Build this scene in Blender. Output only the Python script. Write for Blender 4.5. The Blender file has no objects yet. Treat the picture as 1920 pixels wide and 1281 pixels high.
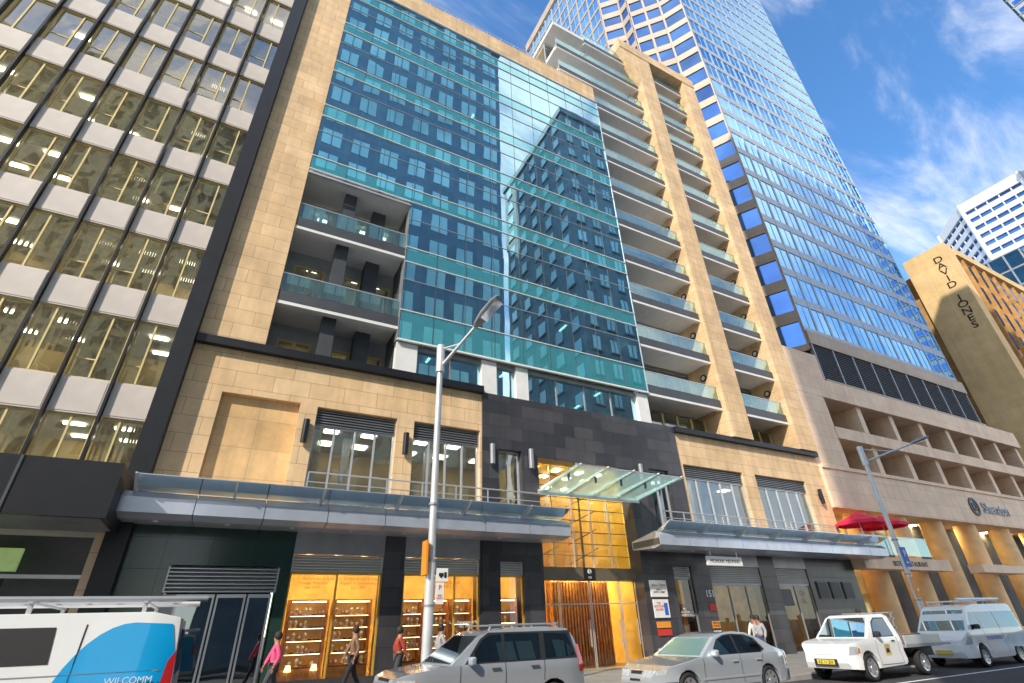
import bpy, bmesh, math, random
from mathutils import Vector, Matrix, Euler
R=random.Random(7)
sc=bpy.context.scene
COL=sc.collection
# ---------------------------------------------------------------- materials
def nodes(name):
    m=bpy.data.materials.new(name); m.use_nodes=True; nt=m.node_tree
    return m,nt,nt.nodes["Principled BSDF"],nt.nodes["Material Output"]
def N(nt,t,**k):
    n=nt.nodes.new(t)
    for a,b in k.items(): setattr(n,a,b)
    return n
def M(name,col,rough=.6,metal=0,var=.12,vs=1.5,bump=0,bs=30,coat=0,emis=0):
    m,nt,p,o=nodes(name); L=nt.links
    tc=N(nt,"ShaderNodeTexCoord"); nz=N(nt,"ShaderNodeTexNoise"); nz.inputs["Scale"].default_value=vs; nz.inputs["Detail"].default_value=5
    L.new(tc.outputs["Object"],nz.inputs["Vector"])
    mr=N(nt,"ShaderNodeMapRange"); mr.inputs[1].default_value=.3; mr.inputs[2].default_value=.7; mr.inputs[3].default_value=1-var; mr.inputs[4].default_value=1+var
    L.new(nz.outputs[0],mr.inputs[0])
    mx=N(nt,"ShaderNodeVectorMath",operation='SCALE'); mx.inputs[0].default_value=col[:3]; L.new(mr.outputs[0],mx.inputs["Scale"])
    L.new(mx.outputs[0],p.inputs["Base Color"])
    p.inputs["Roughness"].default_value=rough; p.inputs["Metallic"].default_value=metal; p.inputs["Coat Weight"].default_value=coat; p.inputs["Coat Roughness"].default_value=.05
    if emis:
        L.new(mx.outputs[0],p.inputs["Emission Color"]); p.inputs["Emission Strength"].default_value=emis
    if bump:
        n2=N(nt,"ShaderNodeTexNoise"); n2.inputs["Scale"].default_value=bs; n2.inputs["Detail"].default_value=4; L.new(tc.outputs["Object"],n2.inputs["Vector"])
        b=N(nt,"ShaderNodeBump"); b.inputs["Strength"].default_value=bump; b.inputs["Distance"].default_value=.02; L.new(n2.outputs[0],b.inputs["Height"]); L.new(b.outputs[0],p.inputs["Normal"])
    return m
def MT(name,c1,c2,mort,tw,th,rough=.6,off=.5,var=.25,ms=.008,stain=.25,coat=0):
    m,nt,p,o=nodes(name); L=nt.links
    tc=N(nt,"ShaderNodeTexCoord"); sp=N(nt,"ShaderNodeSeparateXYZ"); L.new(tc.outputs["Object"],sp.inputs[0])
    ad=N(nt,"ShaderNodeMath",operation='ADD'); L.new(sp.outputs[0],ad.inputs[0]); L.new(sp.outputs[1],ad.inputs[1])
    cb=N(nt,"ShaderNodeCombineXYZ"); L.new(ad.outputs[0],cb.inputs[0]); L.new(sp.outputs[2],cb.inputs[1])
    br=N(nt,"ShaderNodeTexBrick"); br.offset=off; L.new(cb.outputs[0],br.inputs["Vector"])
    br.inputs["Scale"].default_value=1; br.inputs["Brick Width"].default_value=tw; br.inputs["Row Height"].default_value=th
    br.inputs["Mortar Size"].default_value=ms; br.inputs["Mortar Smooth"].default_value=.1; br.inputs["Bias"].default_value=0
    br.inputs["Color1"].default_value=(*c1,1); br.inputs["Color2"].default_value=(*c2,1); br.inputs["Mortar"].default_value=(*mort,1)
    nz=N(nt,"ShaderNodeTexNoise"); nz.inputs["Scale"].default_value=.55; nz.inputs["Detail"].default_value=8; nz.inputs["Roughness"].default_value=.65; L.new(tc.outputs["Object"],nz.inputs["Vector"])
    mr=N(nt,"ShaderNodeMapRange"); mr.inputs[1].default_value=.3; mr.inputs[2].default_value=.7; mr.inputs[3].default_value=1-stain; mr.inputs[4].default_value=1+stain*.6
    L.new(nz.outputs[0],mr.inputs[0])
    mx=N(nt,"ShaderNodeVectorMath",operation='SCALE'); L.new(br.outputs["Color"],mx.inputs[0]); L.new(mr.outputs[0],mx.inputs["Scale"])
    mp=N(nt,"ShaderNodeMapping"); mp.inputs["Scale"].default_value=(2.2,2.2,.12); L.new(tc.outputs["Object"],mp.inputs[0])
    n3=N(nt,"ShaderNodeTexNoise"); n3.inputs["Scale"].default_value=1.2; n3.inputs["Detail"].default_value=6; L.new(mp.outputs[0],n3.inputs["Vector"])
    m3=N(nt,"ShaderNodeMapRange"); m3.inputs[1].default_value=.35; m3.inputs[2].default_value=.65; m3.inputs[3].default_value=1-stain*.5; m3.inputs[4].default_value=1.03; L.new(n3.outputs[0],m3.inputs[0])
    m4=N(nt,"ShaderNodeVectorMath",operation='SCALE'); L.new(mx.outputs[0],m4.inputs[0]); L.new(m3.outputs[0],m4.inputs["Scale"])
    L.new(m4.outputs[0],p.inputs["Base Color"]); p.inputs["Roughness"].default_value=rough; p.inputs["Coat Weight"].default_value=coat
    b=N(nt,"ShaderNodeBump"); b.inputs["Strength"].default_value=.4; b.inputs["Distance"].default_value=.01; b.invert=True
    L.new(br.outputs["Fac"],b.inputs["Height"]); L.new(b.outputs[0],p.inputs["Normal"])
    return m
def MG(name,gcol,tcol,fac,rough=.01,wob=0,wscale=.4,base=None,frost=0):
    m,nt,p,o=nodes(name); nt.nodes.remove(p); L=nt.links
    g=N(nt,"ShaderNodeBsdfGlossy"); g.inputs["Color"].default_value=(*gcol,1); g.inputs["Roughness"].default_value=rough
    if base: t=N(nt,"ShaderNodeBsdfDiffuse"); t.inputs["Color"].default_value=(*base,1)
    else: t=N(nt,"ShaderNodeBsdfTransparent"); t.inputs["Color"].default_value=(*tcol,1)
    ts=t.outputs[0]
    if frost:
        d=N(nt,"ShaderNodeBsdfTranslucent"); d.inputs["Color"].default_value=(.62,.92,.88,1); d2=N(nt,"ShaderNodeBsdfDiffuse"); d2.inputs["Color"].default_value=(.58,.88,.84,1)
        a=N(nt,"ShaderNodeMixShader"); a.inputs[0].default_value=.5; L.new(d.outputs[0],a.inputs[1]); L.new(d2.outputs[0],a.inputs[2])
        b2=N(nt,"ShaderNodeMixShader"); b2.inputs[0].default_value=frost; L.new(ts,b2.inputs[1]); L.new(a.outputs[0],b2.inputs[2]); ts=b2.outputs[0]
    mx=N(nt,"ShaderNodeMixShader"); lw=N(nt,"ShaderNodeFresnel"); lw.inputs[0].default_value=1.5
    mr=N(nt,"ShaderNodeMapRange"); mr.inputs[1].default_value=0; mr.inputs[2].default_value=1; mr.inputs[3].default_value=fac; mr.inputs[4].default_value=1
    L.new(lw.outputs[0],mr.inputs[0]); L.new(mr.outputs[0],mx.inputs[0]); L.new(ts,mx.inputs[1]); L.new(g.outputs[0],mx.inputs[2]); L.new(mx.outputs[0],o.inputs[0])
    if wob:
        tc=N(nt,"ShaderNodeNewGeometry"); nz=N(nt,"ShaderNodeTexNoise"); nz.inputs["Scale"].default_value=wscale; nz.inputs["Detail"].default_value=1; L.new(tc.outputs["Position"],nz.inputs["Vector"])
        b=N(nt,"ShaderNodeBump"); b.inputs["Strength"].default_value=1; b.inputs["Distance"].default_value=wob; L.new(nz.outputs[0],b.inputs["Height"]); L.new(b.outputs[0],g.inputs["Normal"])
    return m
sand=MT("sandstone",(.86,.60,.35),(.77,.52,.28),(.34,.22,.12),1.35,.66,.65,.5,stain=.24)
sandp=MT("sandstone_plain",(.86,.56,.27),(.76,.48,.21),(.40,.27,.15),1.35,1.1,.65,0,ms=.006,stain=.30)
granite=MT("dark_granite",(.042,.042,.050),(.085,.08,.088),(.02,.02,.02),1.2,.62,.3,.5,stain=.25)
ggreen=MT("green_granite",(.014,.040,.030),(.026,.058,.045),(.01,.012,.012),1.3,.9,.16,0,stain=.2)
hstone=MT("hotel_stone",(.90,.68,.49),(.84,.62,.44),(.45,.33,.23),1.8,1.0,.6,.5,stain=.16)
hcol=M("column_sandstone",(.88,.58,.29),.6,var=.12)
tstone=MT("tower_stone",(.50,.40,.30),(.44,.34,.25),(.24,.18,.14),1.5,.9,.5,0,stain=.1)
tgrid=M("tower_grid_metal",(.36,.41,.47),.35,.4)
djt=MT("tan_render",(.76,.53,.26),(.70,.48,.22),(.45,.31,.15),3,1.5,.7,.5,stain=.14)
djb=MT("brown_brick",(.52,.29,.09),(.42,.22,.07),(.2,.12,.05),1.2,.6,.7,.5,stain=.2)
black=M("black_metal",(.02,.021,.026),.4,.3)
dgrey=M("dark_grey_metal",(.085,.09,.10),.45,.3)
mgrey=M("mid_grey_metal",(.34,.35,.37),.4,.4)
lgrey=M("light_grey_render",(.42,.43,.45),.6)
silver=M("silver_metal",(.65,.66,.68),.32,.5,var=.05)
awnm=M("awning_panel",(.50,.54,.63),.28,.4,var=.10)
white=M("white_paint",(.80,.79,.77),.5,var=.06)
wpanel=M("white_spandrel",(.64,.57,.52),.45,var=.14,vs=.8)
soff=M("white_soffit",(.78,.79,.80),.7,var=.05)
cream=M("cream_frame",(.70,.56,.24),.5,var=.15)
ylw=M("gold_frame",(.58,.38,.07),.4,.2)
blind=M("blind_fabric",(.80,.68,.40),.8,var=.25,vs=6)
officew=M("office_wall",(.72,.55,.24),.8,var=.4,vs=.6)
darkroom=M("dark_room",(.10,.11,.12),.8,var=.4,vs=.5)
ceil=M("ceiling",(.66,.64,.56),.8)
teal=MG("curtain_glass",(.62,.93,1.0),(.14,.44,.48),.72,.004,.009,.3)
tealsp=MG("teal_spandrel",(.58,.93,.98),None,.52,.02,.005,.3,base=(.07,.38,.42))
wobg=MG("old_office_glass",(1.0,.97,.88),(.82,.82,.72),.22,.01,.03,.5)
clear=MG("clear_glass",(.9,.95,.95),(.92,.95,.93),.04)
edgeg=MG("awning_edge_glass",(.9,1.0,1.0),(.80,.92,.92),.16)
dglass=MG("dark_window_glass",(.78,.90,.95),(.50,.54,.54),.20,.02,.02,.6)
railg=MG("rail_glass",(.75,1.0,1.0),(.62,.93,.93),.24,frost=.12)
canog=MG("canopy_glass",(.85,1,.98),(.58,.84,.82),.10,.08,frost=.66)
tglass=MG("tower_glass",(.42,.74,1.0),None,.80,.01,.006,.2,base=(.01,.12,.32))
tglassd=M("tower_deep_blue",(.06,.18,.46),.05,.85,var=.35,vs=.2,coat=.5)
oglass=M("opposite_window",(.60,.92,1.0),.25,0,var=.3,vs=.12)  # pale blue diffuse colour stands in for sky reflected in the panes
oconc=MT("opposite_concrete",(.20,.29,.41),(.25,.34,.46),(.12,.13,.16),3.2,1.7,.7,0,stain=.15)
ocream=MT("opposite_cream",(.86,.74,.50),(.80,.66,.42),(.4,.3,.2),1.2,.6,.7,.5)
obrown=MT("opposite_grey_masonry",(.27,.33,.40),(.33,.39,.45),(.17,.17,.19),1.2,.6,.7,.5)
def E(name,col,s):
    m,nt,p,o=nodes(name); nt.nodes.remove(p); e=N(nt,"ShaderNodeEmission"); e.inputs[0].default_value=(*col,1); e.inputs[1].default_value=s
    nt.links.new(e.outputs[0],o.inputs[0]); return m
lampw=E("ceiling_light_white",(1,.93,.76),10)
lampy=E("shop_light_warm",(1,.76,.36),90)
lampo=E("lobby_light_warm",(1,.80,.36),52)
shglow=E("shelf_glow",(1,.8,.45),10)
shopw=M("shop_wall_warm",(.88,.62,.20),.6,var=.25,vs=1.5)
lobw=M("lobby_wall_yellow",(.88,.66,.18),.5,var=.2,vs=1.2)
shopf=M("shop_floor",(.45,.33,.18),.4)
wood=M("timber",(.62,.27,.07),.45,var=.3,vs=4)
asphalt=M("asphalt",(.05,.05,.052),.85,var=.25,vs=2,bump=.4,bs=80)
pave=MT("paving",(.24,.23,.22),(.29,.28,.26),(.12,.12,.12),.6,.6,.8,.5)
kerbm=M("kerb_stone",(.34,.33,.31),.8,bump=.3)
paint=M("road_paint",(.75,.75,.73),.7,var=.15,vs=8)
groundm=M("ground_earth",(.14,.135,.12),.9)
rubber=M("tyre_rubber",(.02,.02,.02),.8)
alloy=M("alloy",(.6,.6,.62),.3,.7,var=.05)
carsil=M("silver_car_paint",(.56,.59,.64),.20,.5,var=.02,coat=1)
carmerc=M("pale_silver_car_paint",(.62,.66,.72),.18,.45,var=.02,coat=1)
carwhite=M("white_car_paint",(.83,.84,.85),.3,0,var=.03,coat=.8)
carblue=M("blue_van_graphic",(.0,.36,.76),.3,0,var=.03,coat=.6)
carglass=MG("car_glass",(.75,.88,.95),(.12,.14,.15),.16,.01)
trim=M("black_trim",(.025,.025,.027),.5)
headl=M("headlight_lens",(.75,.77,.8),.08,.4,var=.2,vs=20,coat=1)
taill=M("tail_light_red",(.7,.02,.02),.15,0,coat=1)
orange=M("indicator_orange",(.8,.25,.02),.2,coat=1)
platey=M("number_plate_yellow",(.75,.6,.08),.5,var=.03)
blackp=M("black_lettering",(.02,.02,.02),.5,var=0)
whitep=M("white_lettering",(.8,.8,.8),.5,var=0)
goldp=M("gold_lettering",(.75,.55,.22),.4,.3,var=0)
redm=M("red_canvas",(.80,.02,.08),.7,var=.1)
redp=M("red_print",(.6,.04,.03),.5)
bluep=M("blue_sign",(.02,.13,.6),.5,var=.03)
sorange=M("sign_orange",(.8,.3,.03),.5,var=.05)
skin=M("skin",(.36,.20,.13),.6,var=.06)
pole=M("lamp_pole_metal",(.66,.67,.68),.4,.3,var=.12)
# ---------------------------------------------------------------- mesh builder
class B:
    def __init__(s): s.v=[];s.f=[];s.m=[];s.ms=[]
    def mi(s,m):
        if m not in s.ms: s.ms.append(m)
        return s.ms.index(m)
    def quad(s,p,m):
        n=len(s.v); s.v+= [tuple(a) for a in p]; s.f.append(tuple(range(n,n+len(p)))); s.m.append(s.mi(m))
    def box(s,x0,x1,y0,y1,z0,z1,m,T=None):
        n=len(s.v); P=[(x0,y0,z0),(x1,y0,z0),(x1,y1,z0),(x0,y1,z0),(x0,y0,z1),(x1,y0,z1),(x1,y1,z1),(x0,y1,z1)]
        if T: P=[T(*q) for q in P]
        s.v+=P; k=s.mi(m)
        for f in ((0,3,2,1),(4,5,6,7),(0,1,5,4),(1,2,6,5),(2,3,7,6),(3,0,4,7)): s.f.append(tuple(n+i for i in f)); s.m.append(k)
    def cyl(s,p0,p1,r0,r1,m,n=12,cap=True):
        p0=Vector(p0);p1=Vector(p1);d=(p1-p0).normalized(); a=d.orthogonal().normalized(); b=d.cross(a); k=s.mi(m); o=len(s.v)
        for p,r in ((p0,r0),(p1,r1)):
            for i in range(n):
                t=2*math.pi*i/n; s.v.append(tuple(p+a*math.cos(t)*r+b*math.sin(t)*r))
        for i in range(n):
            j=(i+1)%n; s.f.append((o+i,o+j,o+n+j,o+n+i)); s.m.append(k)
        if cap: s.f.append(tuple(o+i for i in reversed(range(n)))); s.m.append(k); s.f.append(tuple(o+n+i for i in range(n))); s.m.append(k)
    def prism(s,poly,y0,y1,m,axis='y'):
        n=len(poly);o=len(s.v);k=s.mi(m)
        for y in (y0,y1):
            for a,b in poly: s.v.append((a,y,b) if axis=='y' else ((y,a,b) if axis=='x' else (a,b,y)))
        for i in range(n):
            j=(i+1)%n; s.f.append((o+i,o+j,o+n+j,o+n+i)); s.m.append(k)
        s.f.append(tuple(o+i for i in reversed(range(n)))); s.m.append(k); s.f.append(tuple(o+n+i for i in range(n))); s.m.append(k)
    def lathe(s,c,prof,m,axis='y',n=24):
        o=len(s.v);k=s.mi(m);q=len(prof)
        for i in range(n):
            t=2*math.pi*i/n
            for r,h in prof:
                if axis=='y': s.v.append((c[0]+r*math.cos(t),c[1]+h,c[2]+r*math.sin(t)))
                elif axis=='x': s.v.append((c[0]+h,c[1]+r*math.cos(t),c[2]+r*math.sin(t)))
                else: s.v.append((c[0]+r*math.cos(t),c[1]+r*math.sin(t),c[2]+h))
        for i in range(n):
            j=(i+1)%n
            for a in range(q-1): s.f.append((o+i*q+a,o+j*q+a,o+j*q+a+1,o+i*q+a+1)); s.m.append(k)
    def mesh(s,name,fix=True,smooth=False):
        me=bpy.data.meshes.new(name); me.from_pydata(s.v,[],s.f)
        for m in s.ms: me.materials.append(m)
        me.polygons.foreach_set("material_index",s.m)
        if fix:
            bm=bmesh.new(); bm.from_mesh(me); bmesh.ops.recalc_face_normals(bm,faces=bm.faces); bm.to_mesh(me); bm.free()
        if smooth:
            me.polygons.foreach_set("use_smooth",[True]*len(me.polygons)); me.set_sharp_from_angle(angle=math.radians(40))
        me.update(); return me
    def obj(s,name,parent=None,fix=True,smooth=False,**k):
        return put(s.mesh(name,fix,smooth),name,parent,**k)
def put(data,name,parent=None,loc=None,label=None,category=None,group=None,kind=None):
    o=bpy.data.objects.new(name,data); COL.objects.link(o)
    if loc is not None: o.location=loc
    if parent is not None:
        o.parent=parent; o.matrix_parent_inverse=PI[parent.name] if parent.name in PI else Matrix.Identity(4)
    if label: o["label"]=label
    if category: o["category"]=category
    if group: o["group"]=group
    if kind: o["kind"]=kind
    return o
PI={}
def top(name,label,cat,loc,group=None):
    o=put(None,name,None,loc,label,cat,group); o.empty_display_size=.5; PI[o.name]=Matrix.Translation(-Vector(loc)); return o
def wall(b,x0,x1,z0,z1,y0,y1,ops,m):
    xs=sorted({x0,x1,*[min(max(a,x0),x1) for o in ops for a in o[:2]]}); zs=sorted({z0,z1,*[min(max(a,z0),z1) for o in ops for a in o[2:]]})
    for i in range(len(xs)-1):
        run=None
        for j in range(len(zs)-1):
            cx=(xs[i]+xs[i+1])/2; cz=(zs[j]+zs[j+1])/2
            hole=any(o[0]<cx<o[1] and o[2]<cz<o[3] for o in ops)
            if hole:
                if run is not None: b.box(xs[i],xs[i+1],y0,y1,run,zs[j],m); run=None
            elif run is None: run=zs[j]
        if run is not None: b.box(xs[i],xs[i+1],y0,y1,run,z1,m)
def text(body,size,loc,face,m,name,parent=None,ext=.015,align='CENTER',bold=0,sx=1,**k):
    c=bpy.data.curves.new("t","FONT"); c.body=body; c.size=size; c.extrude=ext; c.align_x=align; c.offset=bold
    t=bpy.data.objects.new("t",c); COL.objects.link(t)
    rot={'S':(math.pi/2,0,0),'W':(math.pi/2,0,-math.pi/2),'D':(0,0,0)}[face] if isinstance(face,str) else face
    bpy.context.view_layer.update()
    me=bpy.data.meshes.new_from_object(t.evaluated_get(bpy.context.evaluated_depsgraph_get()))
    bpy.data.objects.remove(t); me.materials.clear(); me.materials.append(m)
    me.transform(Matrix.Translation(loc)@Euler(rot).to_matrix().to_4x4()@Matrix.Diagonal((sx,1,1,1))); me.name=name
    return put(me,name,parent,**k)
def pane(b,x0,x1,y,z0,z1,m): b.quad([(x0,y,z0),(x1,y,z0),(x1,y,z1),(x0,y,z1)],m)
def louvre(b,x0,x1,y,z0,z1,m,step=.11):
    b.box(x0,x1,y+.12,y+.14,z0,z1,dgrey); z=z0+.02
    b.box(x0,x0+.04,y-.01,y+.12,z0,z1,m); b.box(x1-.04,x1,y-.01,y+.12,z0,z1,m)
    while z<z1-.05:
        b.quad([(x0+.04,y,z),(x1-.04,y,z),(x1-.04,y+.09,z+.075),(x0+.04,y+.09,z+.075)],m); b.box(x0+.04,x1-.04,y-.005,y+.012,z-.012,z+.012,m); z+=step
# ---------------------------------------------------------------- ground
def struct(name,f):
    b=B(); f(b); return b.obj(name,kind="structure")
struct("ground",lambda b:b.quad([(-600,-600,-.02),(1500,-600,-.02),(1500,1500,-.02),(-600,1500,-.02)],groundm))
struct("road",lambda b:(b.quad([(-300,.9,0),(600,.9,0),(600,12.6,0),(-300,12.6,0)],asphalt),b.quad([(72,12.6,0),(83,12.6,0),(83,200,0),(72,200,0)],asphalt)))
def mk(b):
    for i in range(-10,60): b.box(i*6,i*6+3,6.6,6.72,.001,.006,paint)
    b.box(-100,300,10.1,10.2,.001,.006,paint)
struct("road_marking",mk)
struct("pavement",lambda b:(b.box(-300,72,12.75,20,-.01,.13,pave),b.box(83,600,12.75,20,-.01,.13,pave),b.box(-300,600,-3,.75,-.01,.13,pave)))
struct("kerb",lambda b:(b.box(-300,72,12.6,12.748,-.01,.135,kerbm),b.box(83,600,12.6,12.748,-.01,.135,kerbm),b.box(-300,600,.752,.9,-.01,.135,kerbm)))
# ---------------------------------------------------------------- office building A (old)
A=top("office_building","sixties office building with black mullions and cream white spandrel panels","building",(-10,20,0))
b=B(); 
b.box(-22,-2.72,23.5,40,0,46,officew); b.box(-3.32,-2.72,19.5,23.5,0,46,black); b.box(-22,-21.6,20,23.5,0,46,officew)
for k in range(-1,11):
    z=8.15+3.75*k; b.box(-21.6,-3.32,20.22,23.5,z+.1,z+.85,ceil)
b.obj("wall",A)
lt=B()
for k in range(0,10):
    z=8.15+3.75*k
    for i in range(12):
        if R.random()<.55: x=-4.1-1.45*i; lt.box(x-.3,x+.3,21.2,21.4,z+.03,z+.07,lampw); lt.box(x-.3,x+.3,22.6,22.8,z+.03,z+.07,lampw)
lt.obj("ceiling_light",A)
b=B(); b.box(-1.39,-.06,-.03,.03,0,1.25,wpanel); b.box(-1.33,-.12,-.045,-.03,.06,1.19,wpanel)
spm=b.mesh("spandrel_panel")
def awin(j):
    b=B(); h=2.5; x0,x1=-1.37,-.07
    for x in (x0,x1-.05): b.box(x,x+.05,-.04,.04,0,h,cream)
    b.box(x0+.05,x1-.05,-.04,.04,0,.05,cream); b.box(x0+.05,x1-.05,-.04,.04,h-.06,h,cream)
    mid=(x0+x1)/2+(.0,.18,-.15)[j%3]; b.box(mid-.03,mid+.03,-.05,.05,.05,h-.06,cream)
    if j%2: b.box(x0+.05,mid-.03,-.03,.03,.7,.75,cream)
    for a,c in ((x0+.05,mid-.03),(mid+.03,x1-.05)):
        t=R.uniform(-.006,.006); u=R.uniform(-.005,.005)
        b.quad([(a,t,.05),(c,-t,.05),(c,u,h-.06),(a,-u,h-.06)],wobg)
    if j in (1,3,6,8):
        x=x0+.08; lo=.1 if j<6 else .9; r2=random.Random(j)
        while x<x1-.1:
            if j!=8 or r2.random()<.6: b.quad([(x,.14,lo),(x+.07,.18,lo),(x+.07,.18,h-.1),(x,.14,h-.1)],blind)
            x+=.085
    if j==4: b.quad([(x0+.05,.15,h*.45),(x1-.05,.15,h*.45),(x1-.05,.15,h-.05),(x0+.05,.15,h-.05)],blind)
    if j==7: b.quad([(x0+.05,.15,h*.75),(mid,.15,h*.75),(mid,.15,h-.05),(x0+.05,.15,h-.05)],blind); b.box(x0+.2,x0+.6,.3,.6,.0,.35,whitep)
    return b.mesh("window",fix=False)
aw=[awin(j) for j in range(9)]
for k in range(-1,10):
    z=8.15+3.75*k
    for i in range(9):
        X=-3.2-1.45*i
        if k>=0: put(spm,"spandrel_panel",A,(X,20,z))
        put(aw[R.randrange(9)],"window",A,(X,20.1,z+1.25))
for i in range(12):
    b=B(); X=-3.2-1.45*i; b.box(X-.04,X+.04,19.82,20.06,5.9,46,black); b.obj("mullion",A)
b=B(); b.box(-22,-3.0,17,20.0,5.75,5.95,black); b.box(-22,-3.0,17,17.15,4.5,5.75,black); b.box(-3.15,-3.0,17.15,20,4.5,5.75,black)
for i in range(8): b.box(-5.2-2.3*i,-5.14-2.3*i,16.97,17,4.5,5.95,dgrey)
for i in range(22): b.box(-22,-3.2,17.2+i*.12,17.26+i*.12,4.55,4.62,mgrey)
b.obj("awning",A)
b=B(); b.box(-22,-2.72,20.6,20.9,0,5.75,darkroom); b.box(-3.6,-2.75,19.9,20.6,0.13,5.7,hstone); b.box(-9,-3.6,20,20.6,.13,.6,granite)
for x in (-5.4,-7.4,-9.4): b.box(x,x+.08,20,20.1,.6,3.3,black)
b.box(-9.4,-3.6,20,20.1,3.3,3.4,silver); b.box(-9,-5.2,20.2,20.35,3.5,4.1,M("green_sign",(.30,.42,.16),.5,emis=.5)); b.obj("shopfront",A)
# ---------------------------------------------------------------- main building
Mn=top("mixed_use_building","sandstone and teal glass office building with balconies and shopfronts","building",(15,20,0))
b=B(); b.box(-2.7,-.38,19.9,22.6,11.75,42.4,sand); b.obj("stone_pier",Mn)
b=B(); b.box(-.38,19.8,19.95,22,40.25,42.4,sand); b.obj("stone_parapet",Mn)
b=B(); b.box(-2.7,9.2,19.72,20.6,11.42,11.75,black); b.obj("cornice",Mn)
b=B(); b.box(21.3,34.3,19.72,20.6,11.2,11.5,black); b.obj("cornice",Mn)
b=B()
W=[(2.0,5.25,4.9,9.6),(6.0,9.12,4.9,9.6),(-1.4,1.35,6.0,9.65)]
wall(b,-2.7,9.2,4.9,11.42,20,20.6,W,sand); b.box(-1.4,1.35,20.25,20.35,6.0,9.65,sandp); b.obj("stone_wall",Mn)
b=B()
W2=[(21.6,26.4,4.9,9.4),(27.5,32.3,4.9,9.4)]
wall(b,21.3,34.3,4.9,11.2,20,20.6,W2,sand); b.box(33.7,34.3,20.6,23,0,46,sand); b.obj("stone_wall",Mn)
b=B()
G=[(10.0,11.2,4.9,8.85),(12.05,17.45,0,8.65),(18.9,20.3,4.9,8.85),(10.0,11.1,.45,4.1),(19.4,20.6,.45,4.1)]
wall(b,9.2,21.3,0.0,11.5,19.9,20.7,G,granite)
b.box(9.1,9.2,19.95,20.6,0,4.9,granite); b.box(5.2,6.0,19.95,20.6,0,4.9,granite)
b.box(21.3,21.9,19.95,20.6,0,4.9,granite); b.box(25.7,27,19.95,20.6,0,4.9,granite); b.box(29.7,34.3,19.95,20.6,0,4.9,granite)
b.box(2.05,5.2,19.95,20.5,4.15,4.9,mgrey); b.box(6.0,9.1,19.95,20.5,4.15,4.9,mgrey); b.box(21.9,25.7,19.95,20.5,4.15,4.9,mgrey); b.box(27,29.7,19.95,20.5,4.15,4.9,mgrey)
for x0,x1 in ((2.05,5.2),(6.0,9.1)): b.box(x0,x1,19.95,20.3,.13,.45,granite)
b.obj("granite_wall",Mn)
b=B(); wall(b,-2.75,2.05,0,4.9,19.95,20.5,[(-1.5,1.7,0,3.72)],ggreen); b.obj("green_granite_wall",Mn)
b=B(); louvre(b,-1.5,1.7,20.05,2.95,3.7,silver)
b.obj("louvre",Mn)
for a,c in ((-1.1,-.05),(0,.85),(.9,1.6)):
    b=B()
    for x in (a,c-.06): b.box(x,x+.06,20.1,20.18,.13,2.9,silver)
    b.box(a+.06,c-.06,20.1,20.18,.13,.25,silver); b.box(a+.06,c-.06,20.1,20.18,2.8,2.9,silver); pane(b,a+.06,c-.06,20.14,.25,2.8,dglass); b.obj("door",Mn)
b=B(); b.box(-1.5,1.7,21.8,22,0,3.7,darkroom); b.box(-1.5,1.7,20.3,22,3.7,3.75,darkroom); b.box(-1.5,-1.1,20.1,20.2,.13,2.9,mgrey); b.obj("service_room",Mn)
b=B()
F=[14.2+4.1*k for k in range(7)]
b.box(-.38,19.8,28,28.3,11.5,40.25,officew)
for z in F: b.box((-.38 if z>21 else 5.0),19.75,20.35,28,z-.35,z+.05,ceil)
for x in (3.2,8.2,13.2,18.2): b.box(x,x+.7,21.2,21.9,11.5,40,dgrey)
b.box(4.9,5.0,20.35,28,11.6,22,dgrey)
b.obj("office_interior",Mn)
b=B()
for z in F:
    for i in range(9):
        for yy in (21.6,24):
            if R.random()<(.25 if z<20 else .04):
                x=.6+2.15*i
                if z<21 and x<5.3: continue
                b.box(x,x+.12,yy,yy+.8,z-.4,z-.36,lampw)
b.obj("ceiling_light",Mn)
edges1=[-.36+5.26*i/3 for i in range(4)]; edges2=[4.9+14.9*i/9 for i in range(10)]
def vis(x0,x1,z0,z1):
    b=B(); w=x1-x0;h=z1-z0; t=[R.uniform(-.0014,.0014) for _ in range(4)]
    b.quad([(0.012,t[0],.012),(w-.012,t[1],.012),(w-.012,t[2],h-.012),(.012,t[3],h-.012)],teal)
    put(b.mesh("window",fix=False),"window",Mn,(x0,19.86,z0))
rows=[(13.4,15.0,0)]
zt=15.0
for k in range(1,7):
    z=14.2+4.1*k
    rows.append((zt,z-.40,1)); rows.append((z-.40,z+.55,0)); zt=z+.55
rows.append((zt,40.2,1)) if zt<40 else None
rows[-1]=(rows[-1][0],40.2,rows[-1][2])
for z0,z1,v in rows:
    sb=B()
    for E_ in (edges1,edges2):
        if E_ is edges1 and z0<21.5: continue
        for i in range(len(E_)-1):
            if v: vis(E_[i],E_[i+1],z0,z1)
            else: pane(sb,E_[i]+.012,E_[i+1]-.012,19.86,z0+.012,z1-.012,tealsp)
    if not v: sb.obj("spandrel_glass",Mn,fix=False)
b=B()
for z0,z1,v in rows:
    x0=-.38 if z0>21.5 else 4.88
    b.box(x0,19.82,19.81,19.9,z0-.02,z0+.02,white)
    if v: b.box(x0,19.82,19.83,19.9,(z0+z1)/2+.35,(z0+z1)/2+.375,silver)
b.box(4.85,19.85,19.78,19.92,13.32,13.38,white); b.box(-.4,4.9,19.78,19.92,21.66,21.74,silver)
b.box(19.79,19.85,19.84,20.6,13.3,40.2,silver); b.box(4.86,4.9,19.9,20.4,13.4,21.7,mgrey); b.box(-.42,19.85,19.8,19.95,40.2,40.26,silver)
for e in edges1[1:3]: b.box(e-.008,e+.008,19.84,19.92,21.7,40.2,dgrey)
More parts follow.
